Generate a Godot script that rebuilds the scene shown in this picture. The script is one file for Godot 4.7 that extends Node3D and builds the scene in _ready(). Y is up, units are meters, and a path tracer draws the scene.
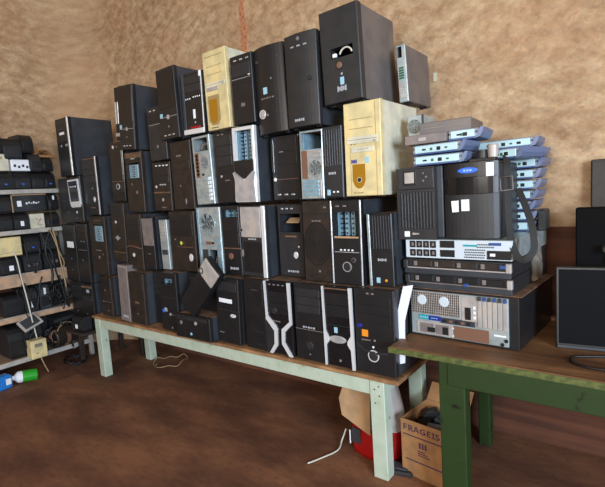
extends Node3D
# A store room: discarded desktop computers piled on a pale table, a crowded
# shelf on the left wall, server gear on a green table at the right.
# Metres, y up, floor at y = 0. The pile's fronts face +z.

const TABLE_Y := 0.535
const GREEN_Y := 0.73
const WALL_Z := -2.63
const SHELF_X := -4.40

var M := {}
var used := {}
var quarter := Basis(Vector3.UP, PI / 2)

class MB:
	var st := SurfaceTool.new()
	var xf := Transform3D.IDENTITY
	func _init(smooth := false) -> void:
		st.begin(Mesh.PRIMITIVE_TRIANGLES)
		st.set_smooth_group(0 if smooth else 4294967295)
	func tri(a: Vector3, b: Vector3, c: Vector3, out: Vector3) -> void:
		var n := (b - a).cross(c - a)
		if n.dot(out) < 0.0:
			var t := b
			b = c
			c = t
		for p in [a, c, b]:
			st.add_vertex(xf * p)
	func fan(pts: Array, out: Vector3) -> void:
		for i in range(1, pts.size() - 1):
			tri(pts[0], pts[i], pts[i + 1], out)
	func box(c: Vector3, s: Vector3, b := 0.0) -> void:
		var h := s * 0.5
		b = minf(b, minf(h.x, minf(h.y, h.z)) * 0.9)
		for ax in 3:
			var u := (ax + 1) % 3
			var v := (ax + 2) % 3
			for sg in [-1.0, 1.0]:
				var pts := []
				for k in [[-1, -1], [1, -1], [1, 1], [-1, 1]]:
					var p := Vector3.ZERO
					p[ax] = sg * h[ax]
					p[u] = k[0] * (h[u] - b)
					p[v] = k[1] * (h[v] - b)
					pts.append(c + p)
				var o := Vector3.ZERO
				o[ax] = sg
				fan(pts, o)
			if b > 0.0:
				for su in [-1.0, 1.0]:
					for sv in [-1.0, 1.0]:
						var pts := []
						for k in [[-1, 0], [1, 0], [1, 1], [-1, 1]]:
							var p := Vector3.ZERO
							p[ax] = k[0] * (h[ax] - b)
							p[u] = su * (h[u] - b * k[1])
							p[v] = sv * (h[v] - b * (1 - k[1]))
							pts.append(c + p)
						var o := Vector3.ZERO
						o[u] = su
						o[v] = sv
						fan(pts, o)
		if b > 0.0:
			for sx in [-1.0, 1.0]:
				for sy in [-1.0, 1.0]:
					for sz in [-1.0, 1.0]:
						var q := Vector3(sx, sy, sz)
						fan([c + Vector3(sx * h.x, sy * (h.y - b), sz * (h.z - b)), c + Vector3(sx * (h.x - b), sy * h.y, sz * (h.z - b)), c + Vector3(sx * (h.x - b), sy * (h.y - b), sz * h.z)], q)
	func span(a: Vector3, b: Vector3, bev := 0.0) -> void:
		box((a + b) * 0.5, (b - a).abs(), bev)
	# closed profile of (radius, height) points turned about y
	func lathe(prof: Array, seg := 20) -> void:
		for i in seg:
			var a0 := TAU * i / seg
			var a1 := TAU * (i + 1) / seg
			var d := Vector3(cos((a0 + a1) / 2), 0, sin((a0 + a1) / 2))
			for k in prof.size() - 1:
				var p: Vector2 = prof[k]
				var q: Vector2 = prof[k + 1]
				var e := q - p
				var out := d * e.y + Vector3(0, -e.x, 0)
				var pa := Vector3(cos(a0) * p.x, p.y, sin(a0) * p.x)
				var pb := Vector3(cos(a1) * p.x, p.y, sin(a1) * p.x)
				var qa := Vector3(cos(a0) * q.x, q.y, sin(a0) * q.x)
				var qb := Vector3(cos(a1) * q.x, q.y, sin(a1) * q.x)
				if p.x > 0.0:
					tri(pa, pb, qb, out)
				if q.x > 0.0:
					tri(pa, qb, qa, out)
	# disc-like solid whose axis is z, back at z = 0
	func knob(c: Vector3, r: float, t: float, seg := 18) -> void:
		var keep := xf
		xf = xf * Transform3D(Basis(Vector3.RIGHT, PI / 2), c)
		lathe([Vector2(0, 0), Vector2(r, 0), Vector2(r, t * 0.7), Vector2(r * 0.85, t), Vector2(0, t)], seg)
		xf = keep
	func ring(c: Vector3, r0: float, r1: float, t: float, seg := 20) -> void:
		var keep := xf
		xf = xf * Transform3D(Basis(Vector3.RIGHT, PI / 2), c)
		lathe([Vector2(r0, 0), Vector2(r1, 0), Vector2(r1, t), Vector2(r0, t), Vector2(r0, 0)], seg)
		xf = keep
	# polygon in xy pushed from z0 to z1
	func prism(poly: PackedVector2Array, z0: float, z1: float) -> void:
		var ix := Geometry2D.triangulate_polygon(poly)
		for i in range(0, ix.size(), 3):
			var a := poly[ix[i]]
			var b := poly[ix[i + 1]]
			var c := poly[ix[i + 2]]
			tri(Vector3(a.x, a.y, z1), Vector3(b.x, b.y, z1), Vector3(c.x, c.y, z1), Vector3(0, 0, z1 - z0))
			tri(Vector3(a.x, a.y, z0), Vector3(b.x, b.y, z0), Vector3(c.x, c.y, z0), Vector3(0, 0, z0 - z1))
		var cw := Geometry2D.is_polygon_clockwise(poly)
		for i in poly.size():
			var a := poly[i]
			var b := poly[(i + 1) % poly.size()]
			var n := Vector3(b.y - a.y, a.x - b.x, 0) * (-1.0 if cw else 1.0)
			fan([Vector3(a.x, a.y, z0), Vector3(b.x, b.y, z0), Vector3(b.x, b.y, z1), Vector3(a.x, a.y, z1)], n)
	func tube(pts: Array, r: float, sides := 6) -> void:
		var rings := []
		var side := Vector3.ZERO
		for i in pts.size():
			var d: Vector3 = (pts[mini(i + 1, pts.size() - 1)] - pts[maxi(i - 1, 0)]).normalized()
			if side == Vector3.ZERO:
				side = d.cross(Vector3.UP if absf(d.y) < 0.9 else Vector3.RIGHT).normalized()
			side = (side - d * side.dot(d)).normalized()
			var up := d.cross(side)
			var ringp := []
			for k in sides:
				ringp.append(pts[i] + (side * cos(TAU * k / sides) + up * sin(TAU * k / sides)) * r)
			rings.append(ringp)
		for i in pts.size() - 1:
			for k in sides:
				var l := (k + 1) % sides
				var m: Vector3 = (rings[i][k] + rings[i + 1][l]) * 0.5 - (pts[i] + pts[i + 1]) * 0.5
				fan([rings[i][k], rings[i][l], rings[i + 1][l], rings[i + 1][k]], m)
		fan(rings[0], pts[0] - pts[1])
		fan(rings[-1], pts[-1] - pts[-2])
	func done() -> ArrayMesh:
		st.generate_normals()
		return st.commit()

static func curve(pts: Array, n := 6) -> Array:
	var o := []
	for i in pts.size() - 1:
		var a: Vector3 = pts[maxi(i - 1, 0)]
		var d: Vector3 = pts[mini(i + 2, pts.size() - 1)]
		for k in n:
			o.append((pts[i] as Vector3).cubic_interpolate(pts[i + 1], a, d, float(k) / n))
	o.append(pts[-1])
	return o

func numbered(called: String) -> String:
	var n: int = used.get(called, 0)
	used[called] = n + 1
	return called if n == 0 else "%s_%03d" % [called, n]

func put(called: String, mb: MB, m: Material, parent: Node3D = null) -> MeshInstance3D:
	return put_mesh(called, mb.done(), m, parent)

func put_mesh(called: String, mesh: Mesh, m: Material, parent: Node3D = null) -> MeshInstance3D:
	var o := MeshInstance3D.new()
	o.mesh = mesh
	o.material_override = m
	if parent == null:
		o.name = numbered(called)
		add_child(o, true)
	else:
		o.name = called
		parent.add_child(o, true)
	return o

func tag(o: Node3D, label: String, category: String, group := "") -> Node3D:
	o.set_meta("label", label)
	o.set_meta("category", category)
	if group != "":
		o.set_meta("group", group)
	return o

func thing(called: String, label: String, category: String, where: Vector3, turn := Vector3.ZERO, group := "") -> Node3D:
	var o := Node3D.new()
	o.name = numbered(called)
	add_child(o, true)
	o.position = where
	o.rotation_degrees = turn
	tag(o, label, category, group)
	return o

func struct(called: String, mb: MB, m: Material) -> MeshInstance3D:
	var o := put(called, mb, m)
	o.set_meta("kind", "structure")
	return o

func lettering(called: String, s: String, height: float, m: Material, parent: Node3D, where: Vector3, turn := Vector3.ZERO, wide := 1.0, font := "Droid Sans") -> MeshInstance3D:
	var f := SystemFont.new()
	f.font_names = PackedStringArray([font])
	f.font_weight = 700
	var t := TextMesh.new()
	t.text = s
	t.font = f
	t.font_size = 32
	t.pixel_size = height / 24.0
	t.depth = 0.0012
	var o := put_mesh(called, t, m, parent)
	o.position = where
	o.rotation_degrees = turn
	o.scale = Vector3(wide, 1, 1)
	return o

# ---------------------------------------------------------------- materials
func noise_tex(seed_: int, freq: float, cols: Array, size := 256, octaves := 4) -> NoiseTexture2D:
	var n := FastNoiseLite.new()
	n.seed = seed_
	n.frequency = freq
	n.fractal_octaves = octaves
	var g := Gradient.new()
	g.offsets = PackedFloat32Array()
	g.colors = PackedColorArray()
	var offs := PackedFloat32Array()
	var cc := PackedColorArray()
	for c in cols:
		offs.append(c[0])
		cc.append(c[1])
	g.offsets = offs
	g.colors = cc
	var t := NoiseTexture2D.new()
	t.width = size
	t.height = size
	t.seamless = true
	t.noise = n
	t.color_ramp = g
	return t

func mat(col: Color, rough := 0.5, metal := 0.0, tex: Texture2D = null, scale := 3.0) -> StandardMaterial3D:
	var m := StandardMaterial3D.new()
	m.albedo_color = col
	m.roughness = rough
	m.metallic = metal
	if tex:
		m.albedo_texture = tex
		m.uv1_triplanar = true
		m.uv1_world_triplanar = true
		m.uv1_scale = Vector3.ONE * scale
	return m

func g(v: float) -> Color:
	return Color(v, v, v)

# plaster of the walls: tan earth with long pale and dark sweeps, pits and specks
func wall_image(w: int, h: int) -> Image:
	var im := Image.create(w, h, false, Image.FORMAT_RGB8)
	var a := FastNoiseLite.new()
	a.seed = 11
	a.frequency = 0.006
	a.fractal_octaves = 4
	var b := FastNoiseLite.new()
	b.seed = 23
	b.frequency = 0.035
	b.fractal_octaves = 5
	var c := FastNoiseLite.new()
	c.seed = 5
	c.frequency = 0.09
	c.fractal_octaves = 2
	var d := FastNoiseLite.new()
	d.seed = 61
	d.frequency = 0.0035
	d.fractal_octaves = 2
	for y in h:
		for x in w:
			var s := a.get_noise_2d(x * 0.45 + y * 0.12, y * 1.7) * 0.34 + b.get_noise_2d(x * 0.6, y * 1.25) * 0.62
			var t := clampf(0.5 + s * 0.85, 0.0, 1.0)
			var col := Color(0.60, 0.465, 0.34).lerp(Color(0.80, 0.69, 0.55), t)
			var k := c.get_noise_2d(x, y * 1.2)
			if k > 0.42:
				col = col.lerp(Color(0.48, 0.35, 0.25), clampf((k - 0.42) * 2.0, 0.0, 0.35))
			elif k < -0.36:
				col = col.lerp(Color(0.86, 0.77, 0.65), clampf((-0.36 - k) * 2.0, 0.0, 0.3))
			var o := d.get_noise_2d(x, y)
			col = col.lerp(Color(0.72, 0.55, 0.41), clampf(o, 0.0, 0.3))
			col = col * (1.0 + 0.10 * k)
			col.a = 1.0
			im.set_pixel(x, y, col)
	return im

func floor_image(w: int) -> Image:
	var im := Image.create(w, w, false, Image.FORMAT_RGB8)
	var a := FastNoiseLite.new()
	a.seed = 4
	a.frequency = 0.008
	a.fractal_octaves = 5
	var b := FastNoiseLite.new()
	b.seed = 9
	b.frequency = 0.06
	b.fractal_octaves = 3
	for y in w:
		for x in w:
			var t := clampf(0.5 + a.get_noise_2d(x * 0.6, y * 1.4) * 0.9 + b.get_noise_2d(x * 0.5, y * 1.6) * 0.22, 0.0, 1.0)
			var col := Color(0.34, 0.205, 0.135).lerp(Color(0.53, 0.35, 0.235), t)
			var k := b.get_noise_2d(x * 1.3 + 500.0, y * 1.3)
			if k > 0.46:
				col = col.lerp(Color(0.24, 0.14, 0.09), 0.25)
			im.set_pixel(x, y, col)
	return im

# grain runs along the image's x
func wood_image(w: int, h: int, dark: Color, light: Color, seed_: int) -> Image:
	var im := Image.create(w, h, false, Image.FORMAT_RGB8)
	var a := FastNoiseLite.new()
	a.seed = seed_
	a.frequency = 0.02
	a.fractal_octaves = 4
	for y in h:
		for x in w:
			var t := clampf(0.5 + a.get_noise_2d(x * 0.12, y * 2.4) * 0.8 + a.get_noise_2d(x * 0.7 + 900.0, y * 0.9) * 0.35, 0.0, 1.0)
			im.set_pixel(x, y, dark.lerp(light, t))
	return im

func make_materials() -> void:
	var dust := noise_tex(3, 0.012, [[0.0, g(0.84)], [0.5, g(0.94)], [0.72, Color(1.0, 0.985, 0.965)], [1.0, Color(1.0, 0.95, 0.90)]])
	var grime := noise_tex(8, 0.018, [[0.0, Color(0.70, 0.69, 0.68)], [0.45, Color(0.86, 0.85, 0.84)], [0.65, Color(1, 0.96, 0.92)], [1.0, Color(1.0, 0.88, 0.78)]])
	var chips := noise_tex(17, 0.02, [[0.0, Color(0.42, 0.32, 0.22)], [0.12, Color(0.72, 0.66, 0.54)], [0.17, Color(0.93, 0.95, 0.92)], [0.7, Color(1, 1, 1)], [1.0, Color(0.86, 0.88, 0.82)]], 256, 5)
	M.black = mat(Color(0.122, 0.122, 0.130), 0.38, 0.0, dust, 2.3)
	M.charcoal = mat(Color(0.172, 0.172, 0.180), 0.46, 0.0, dust, 2.9)
	M.brown_black = mat(Color(0.185, 0.155, 0.135), 0.5, 0.0, grime, 2.6)
	M.gloss = mat(Color(0.10, 0.10, 0.11), 0.16, 0.0, dust, 2.0)
	M.side = mat(Color(0.245, 0.262, 0.285), 0.36, 0.1, dust, 1.6)
	M.side_brown = mat(Color(0.45, 0.42, 0.41), 0.45, 0.15, dust, 1.6)
	M.dusty = mat(Color(0.47, 0.36, 0.27), 0.9, 0.0, grime, 3.1)
	M.silver = mat(Color(0.80, 0.80, 0.81), 0.32, 0.45, dust, 3.0)
	M.bright_silver = mat(Color(0.90, 0.90, 0.90), 0.28, 0.3)
	M.steel = mat(Color(0.74, 0.79, 0.80), 0.38, 0.5, dust, 4.0)
	M.gray = mat(Color(0.52, 0.48, 0.47), 0.45, 0.1, dust, 3.0)
	M.pale_gray = mat(Color(0.72, 0.69, 0.67), 0.45, 0.1, dust, 3.0)
	M.cream = mat(Color(0.88, 0.81, 0.60), 0.5, 0.0, dust, 2.2)
	M.cream_pale = mat(Color(0.86, 0.84, 0.75), 0.5, 0.0, dust, 2.2)
	M.cream_line = mat(Color(0.62, 0.53, 0.34), 0.6)
	M.gold = mat(Color(0.70, 0.50, 0.10), 0.35, 0.35)
	M.dark = mat(Color(0.05, 0.05, 0.055), 0.6)
	M.cavity = mat(Color(0.16, 0.19, 0.21), 0.55, 0.3)
	M.white_plate = mat(Color(0.78, 0.82, 0.85), 0.45)
	M.label_white = mat(Color(0.92, 0.93, 0.95), 0.6)
	M.paper = mat(Color(0.90, 0.91, 0.95), 0.8)
	M.blue = mat(Color(0.20, 0.42, 0.85), 0.35)
	M.deep_blue = mat(Color(0.10, 0.16, 0.55), 0.45)
	M.teal = mat(Color(0.10, 0.58, 0.60), 0.45)
	M.sky_label = mat(Color(0.60, 0.76, 0.83), 0.5)
	M.orange = mat(Color(0.90, 0.55, 0.12), 0.5)
	M.red = mat(Color(0.66, 0.06, 0.06), 0.4)
	M.led = mat(Color(0.75, 0.85, 0.35), 0.4)
	M.copper = mat(Color(0.50, 0.36, 0.29), 0.5, 0.2)
	M.board = mat(Color(0.18, 0.36, 0.26), 0.5)
	M.drive_blue = mat(Color(0.58, 0.72, 0.79), 0.4, 0.35, dust, 5.0)
	M.green_plastic = mat(Color(0.16, 0.62, 0.16), 0.35)
	M.sky_blue = mat(Color(0.15, 0.48, 0.80), 0.35)
	M.cable_black = mat(Color(0.055, 0.05, 0.05), 0.5)
	M.cable_tan = mat(Color(0.62, 0.52, 0.38), 0.6)
	M.cable_white = mat(Color(0.80, 0.78, 0.73), 0.5)
	M.strap = mat(Color(0.13, 0.125, 0.12), 0.75, 0.0, dust, 6.0)
	M.card = mat(Color(0.66, 0.48, 0.31), 0.85, 0.0, dust, 3.0)
	M.card_light = mat(Color(0.72, 0.58, 0.43), 0.85, 0.0, dust, 3.0)
	M.print_purple = mat(Color(0.30, 0.18, 0.27), 0.8)
	M.sack_white = mat(Color(0.78, 0.74, 0.72), 0.45, 0.0, dust, 3.0)
	M.shelf_metal = mat(Color(0.74, 0.72, 0.69), 0.55, 0.2, dust, 3.0)
	M.rust_wood = mat(Color(0.66, 0.54, 0.44), 0.85, 0.0, dust, 3.0)
	M.pale_paint = mat(Color(0.725, 0.765, 0.695), 0.5, 0.0, chips, 1.3)
	M.green_paint = mat(Color(0.135, 0.215, 0.075), 0.5, 0.0, chips, 1.6)
	M.green_worn = mat(Color(0.36, 0.40, 0.20), 0.6, 0.0, grime, 6.0)
	M.net_blue = mat(Color(0.22, 0.32, 0.55), 0.35, 0.1)
	M.net_gray = mat(Color(0.58, 0.61, 0.65), 0.4, 0.15, dust, 4.0)
	M.net_port = mat(Color(0.72, 0.83, 0.85), 0.4)
	M.screen = mat(Color(0.06, 0.068, 0.08), 0.45)
	M.screen.metallic_specular = 0.15
	M.screen_back = mat(Color(0.05, 0.05, 0.055), 0.6)
	M.screen_back.metallic_specular = 0.2
	M.mark = mat(Color(0.66, 0.67, 0.69), 0.5)
	M.bumper = mat(Color(0.40, 0.45, 0.58), 0.4, 0.05)
	M.shelf_tan = mat(Color(0.74, 0.61, 0.50), 0.85, 0.0, dust, 3.0)
	M.dado = mat(Color(1, 1, 1), 0.9)
	M.wrap = mat(Color(0.62, 0.58, 0.53), 0.3)
	M.wrap.transparency = BaseMaterial3D.TRANSPARENCY_ALPHA
	M.wrap.albedo_color.a = 0.55
	M.orange_wall = mat(Color(0.80, 0.55, 0.40), 0.95, 0.0, grime, 7.0)
	var wood := ImageTexture.create_from_image(wood_image(512, 256, Color(0.42, 0.30, 0.20), Color(0.70, 0.54, 0.38), 31))
	M.wood = mat(Color(0.76, 0.70, 0.64), 0.62, 0.0, wood, 0.9)
	M.wood_edge = mat(Color(1.0, 0.97, 0.92), 0.75, 0.0, wood, 1.7)
	var wall_m := mat(Color(1, 1, 1), 0.95, 0.0, ImageTexture.create_from_image(wall_image(1536, 768)), 1.0)
	wall_m.uv1_scale = Vector3(1.0 / 6.0, 1.0 / 3.0, 1.0 / 6.0)
	var bump := noise_tex(41, 0.07, [[0.0, g(0)], [1.0, g(1)]], 512, 5)
	bump.as_normal_map = true
	bump.bump_strength = 5.0
	wall_m.normal_enabled = true
	wall_m.normal_texture = bump
	wall_m.normal_scale = 0.45
	M.wall = wall_m
	M.dado.albedo_texture = ImageTexture.create_from_image(wood_image(512, 512, Color(0.27, 0.15, 0.10), Color(0.42, 0.25, 0.165), 77))
	M.dado.uv1_triplanar = true
	M.dado.uv1_world_triplanar = true
	M.dado.uv1_scale = Vector3(0.3, 0.5, 0.3)
	M.floor = mat(Color(1, 1, 1), 0.8, 0.0, ImageTexture.create_from_image(floor_image(1024)), 0.25)
	M.ceiling = mat(Color(0.62, 0.56, 0.48), 0.95)

# ---------------------------------------------------------------- computer towers
func depth_at(x: float, w: float, bulge: float) -> float:
	return -bulge * pow(2.0 * x / w, 2.0)

# the moulded front: a plate with chamfered rim and real openings, face at z = 0
func bezel_mesh(w: float, h: float, t: float, holes: Array, bulge := 0.0, c := 0.004) -> MB:
	var mb := MB.new()
	var xs := [-w / 2 + c, w / 2 - c]
	var ys := [c, h - c]
	for r in holes:
		xs.append_array([r.position.x, r.end.x])
		ys.append_array([r.position.y, r.end.y])
	if bulge > 0.0:
		for k in range(1, 10):
			xs.append(-w / 2 + w * k / 10.0)
	xs.sort()
	ys.sort()
	for i in xs.size() - 1:
		for j in ys.size() - 1:
			if xs[i + 1] - xs[i] < 0.0001 or ys[j + 1] - ys[j] < 0.0001:
				continue
			var mid := Vector2((xs[i] + xs[i + 1]) / 2, (ys[j] + ys[j + 1]) / 2)
			var open := false
			for r in holes:
				if r.has_point(mid):
					open = true
			if open:
				continue
			var za := depth_at(xs[i], w, bulge)
			var zb := depth_at(xs[i + 1], w, bulge)
			mb.fan([Vector3(xs[i], ys[j], za), Vector3(xs[i + 1], ys[j], zb), Vector3(xs[i + 1], ys[j + 1], zb), Vector3(xs[i], ys[j + 1], za)], Vector3.BACK)
	for i in xs.size() - 1:
		if xs[i + 1] - xs[i] < 0.0001:
			continue
		var za := depth_at(xs[i], w, bulge)
		var zb := depth_at(xs[i + 1], w, bulge)
		var x0: float = -w / 2 if i == 0 else xs[i]
		var x1: float = w / 2 if i == xs.size() - 2 else xs[i + 1]
		for e in [[h - c, h, 1.0], [c, 0.0, -1.0]]:
			mb.fan([Vector3(xs[i], e[0], za), Vector3(xs[i + 1], e[0], zb), Vector3(x1, e[1], zb - c), Vector3(x0, e[1], za - c)], Vector3(0, e[2], 1))
			mb.fan([Vector3(x0, e[1], za - c), Vector3(x1, e[1], zb - c), Vector3(x1, e[1], -t), Vector3(x0, e[1], -t)], Vector3(0, e[2], 0))
	var ze := depth_at(w / 2, w, bulge)
	for s in [-1.0, 1.0]:
		var xi: float = s * (w / 2 - c)
		var xo: float = s * w / 2
		mb.fan([Vector3(xi, c, ze), Vector3(xi, h - c, ze), Vector3(xo, h, ze - c), Vector3(xo, 0, ze - c)], Vector3(s, 0, 1))
		mb.fan([Vector3(xo, 0, ze - c), Vector3(xo, h, ze - c), Vector3(xo, h, -t), Vector3(xo, 0, -t)], Vector3(s, 0, 0))
	for r in holes:
		var a: Vector2 = r.position
		var b: Vector2 = r.end
		var q := [Vector2(a.x, a.y), Vector2(b.x, a.y), Vector2(b.x, b.y), Vector2(a.x, b.y)]
		for k in 4:
			var p0: Vector2 = q[k]
			var p1: Vector2 = q[(k + 1) % 4]
			var inward := (a + b) / 2 - (p0 + p1) / 2
			mb.fan([Vector3(p0.x, p0.y, depth_at(p0.x, w, bulge)), Vector3(p1.x, p1.y, depth_at(p1.x, w, bulge)), Vector3(p1.x, p1.y, -t), Vector3(p0.x, p0.y, -t)], Vector3(inward.x, inward.y, 0))
	return mb

func case_fan(root: Node3D, at: Vector3, r: float, m: Material) -> void:
	var fr := MB.new()
	fr.ring(at, r * 0.92, r, 0.006, 24)
	var f := put("case_fan", fr, m, root)
	var bl := MB.new()
	bl.knob(at + Vector3(0, 0, -0.004), r * 0.32, 0.005, 14)
	for k in 7:
		bl.xf = Transform3D(Basis(Vector3.BACK, TAU * k / 7.0), at)
		bl.prism(PackedVector2Array([Vector2(r * 0.25, -r * 0.1), Vector2(r * 0.9, -r * 0.18), Vector2(r * 0.86, r * 0.26), Vector2(r * 0.25, r * 0.16)]), -0.003, -0.001)
	put("fan_blades", bl, M.charcoal, f)
	var gr := MB.new()
	for k in [0.35, 0.55, 0.75]:
		gr.ring(at + Vector3(0, 0, 0.004), r * k - 0.0012, r * k + 0.0012, 0.002, 20)
	for k in 4:
		gr.xf = Transform3D(Basis(Vector3.BACK, PI * k / 4.0), at)
		gr.box(Vector3(0, 0, 0.005), Vector3(r * 1.9, 0.002, 0.002))
	put("fan_grille", gr, M.steel, f)

func drive_cage(root: Node3D, r: Rect2, zf: float, deep: float) -> void:
	var a := r.position
	var b := r.end
	var mb := MB.new()
	mb.span(Vector3(a.x + 0.003, a.y, zf - 0.03 - deep), Vector3(a.x + 0.006, b.y, zf - 0.03))
	var wx := b.x - a.x
	var cage := put("drive_cage", mb, M.drive_blue, root)
	for k in [0.26, 0.52]:
		var x: float = a.x + wx * k
		mb = MB.new()
		mb.span(Vector3(x, a.y, zf - 0.05 - deep), Vector3(x + wx * 0.15, b.y, zf - 0.05))
		put("cage_rail", mb, M.drive_blue, cage)
	var hb := MB.new()
	var n := maxi(2, int((b.y - a.y) / 0.022))
	for i in n:
		var y := a.y + (b.y - a.y) * (i + 0.5) / n
		for k in [0.26, 0.52]:
			hb.box(Vector3(a.x + wx * (k + 0.075), y, zf - 0.049), Vector3(wx * 0.07, 0.009, 0.003))
		hb.box(Vector3(a.x + wx * 0.1, y, zf - 0.06), Vector3(wx * 0.1, 0.006, 0.02))
	put("cage_slots", hb, M.dark, cage).set_meta("kind", "stuff")

func feature(root: Node3D, f: Array, w: float, h: float, zf: float, bulge: float) -> void:
	var kind: String = f[0]
	match kind:
		"pan":
			var th: float = f[6] if f.size() > 6 else 0.003
			var called: String = f[7] if f.size() > 7 else "front_panel"
			var mb := MB.new()
			var x0: float = (f[1] - 0.5) * w
			var x1: float = (f[3] - 0.5) * w
			var z := zf + minf(depth_at(x0, w, bulge), depth_at(x1, w, bulge))
			mb.span(Vector3(x0, f[2] * h, z - 0.002), Vector3(x1, f[4] * h, zf + maxf(depth_at(x0, w, bulge), depth_at(x1, w, bulge)) + th), minf(th * 0.4, 0.003))
			put(called, mb, f[5], root)
		"btn":
			var x: float = (f[1] - 0.5) * w
			var c := Vector3(x, f[2] * h, zf + depth_at(x, w, bulge))
			var mb := MB.new(false)
			mb.knob(c, f[3] * 0.8, 0.006)
			var b := put("power_button", mb, f[4], root)
			var rb := MB.new()
			rb.ring(c, f[3] * 0.85, f[3], 0.004)
			put("button_ring", rb, f[5] if f.size() > 5 else M.gray, b)
		"oval":
			var x: float = (f[1] - 0.5) * w
			var mb := MB.new()
			mb.xf = Transform3D(Basis.from_scale(Vector3(f[3], f[4], 1.0)), Vector3(x, f[2] * h, zf + depth_at(x, w, bulge)))
			mb.knob(Vector3.ZERO, 1.0, 0.005, 20)
			put("power_button", mb, f[5], root)
		"led":
			var x: float = (f[1] - 0.5) * w
			var mb := MB.new()
			mb.knob(Vector3(x, f[2] * h, zf + depth_at(x, w, bulge)), f[3], 0.002, 10)
			put("indicator_light", mb, f[4], root)
		"ports":
			for i in f[4]:
				var u: float = lerpf(f[1], f[2], (i + 0.5) / f[4])
				var x := (u - 0.5) * w
				var mb := MB.new()
				mb.box(Vector3(x, f[3] * h, zf + depth_at(x, w, bulge)), Vector3((f[2] - f[1]) * w / f[4] * 0.5, 0.008, 0.003), 0.001)
				put("front_port", mb, f[5], root)
		"drive":
			var mb := MB.new()
			mb.span(Vector3(-w * 0.42, f[1] * h, zf - 0.002), Vector3(w * 0.42, f[2] * h, zf + 0.003), 0.001)
			var d := put("optical_drive", mb, f[3], root)
			var sl := MB.new()
			var yy: float = lerpf(f[1], f[2], 0.55) * h
			sl.box(Vector3(0, yy, zf + 0.003), Vector3(w * 0.78, 0.0015, 0.001))
			put("tray_slot", sl, M.dark, d)
			var eb := MB.new()
			eb.box(Vector3(w * 0.33, lerpf(f[1], f[2], 0.22) * h, zf + 0.003), Vector3(0.014, 0.005, 0.003), 0.001)
			put("eject_button", eb, M.gray, d)
		"bays":
			for i in f[3]:
				var y0: float = lerpf(f[1], f[2], float(i) / f[3]) * h
				var y1: float = lerpf(f[1], f[2], (i + 1.0) / f[3]) * h
				var mb := MB.new()
				mb.span(Vector3(-w * 0.42, y0 + 0.0015, zf - 0.002), Vector3(w * 0.42, y1 - 0.0015, zf + 0.0025), 0.0015)
				put("bay_cover", mb, f[4], root)
		"ribs":
			for i in f[5]:
				var u: float = lerpf(f[1], f[3], (i + 0.5) / f[5])
				var mb := MB.new()
				mb.span(Vector3((u - 0.5) * w - 0.002, f[2] * h, zf - 0.001), Vector3((u - 0.5) * w + 0.002, f[4] * h, zf + 0.003), 0.001)
				put("rib", mb, f[6], root)
		"badge":
			var x: float = (f[1] - 0.5) * w
			var mb := MB.new()
			mb.box(Vector3(x, f[2] * h, zf + depth_at(x, w, bulge) + 0.0005), Vector3(f[3], f[4], 0.002))
			put(f[6] if f.size() > 6 else "badge", mb, f[5], root)
		"mark":
			# a small pale maker's mark: an illegible row of strokes in the photograph
			var mb := MB.new()
			var x: float = (f[1] - 0.5) * w
			var nn := 5
			for i in nn:
				var xx: float = x + (i - 2) * f[3] / nn
				mb.box(Vector3(xx, f[2] * h, zf + depth_at(xx, w, bulge) + 0.0005), Vector3(f[3] / nn * 0.7, f[4] * (1.0 if i % 2 == 0 else 0.7), 0.0015))
			put("maker_mark", mb, M.mark if f[5] == M.label_white else f[5], root)
		"mesh":
			var c := Vector3((f[1] - 0.5) * w, f[2] * h, zf)
			var mb := MB.new()
			mb.xf = Transform3D(Basis.from_scale(Vector3(1, f[4] / f[3], 1)), c)
			mb.ring(Vector3.ZERO, f[3] * 0.94, f[3], 0.004, 28)
			var o := put("speaker_grille", mb, M.dark, root)
			var dm := MB.new()
			dm.xf = mb.xf
			for k in 9:
				dm.ring(Vector3.ZERO, f[3] * k / 10.0 + 0.0005, f[3] * k / 10.0 + 0.004, 0.002, 24)
			put("grille_rings", dm, M.dark, o).set_meta("kind", "stuff")
		"poly":
			var pts := PackedVector2Array()
			for p in f[4]:
				pts.append(Vector2((p[0] - 0.5) * w, p[1] * h))
			var mb := MB.new()
			mb.prism(pts, zf - 0.002, zf + f[2])
			put(f[3], mb, f[1], root)
		"fan":
			case_fan(root, Vector3((f[1] - 0.5) * w, f[2] * h, zf + 0.001), f[3], f[4])
		"slots":
			for i in f[5]:
				var y: float = lerpf(f[2], f[4], (i + 0.5) / f[5]) * h
				var dy: float = (f[4] - f[2]) * h / f[5] * 0.38
				var mb := MB.new()
				mb.span(Vector3((f[1] - 0.5) * w, y - dy, zf - 0.001), Vector3((f[3] - 0.5) * w, y + dy, zf + 0.003), 0.001)
				put("slot_cover", mb, f[6], root)
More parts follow.
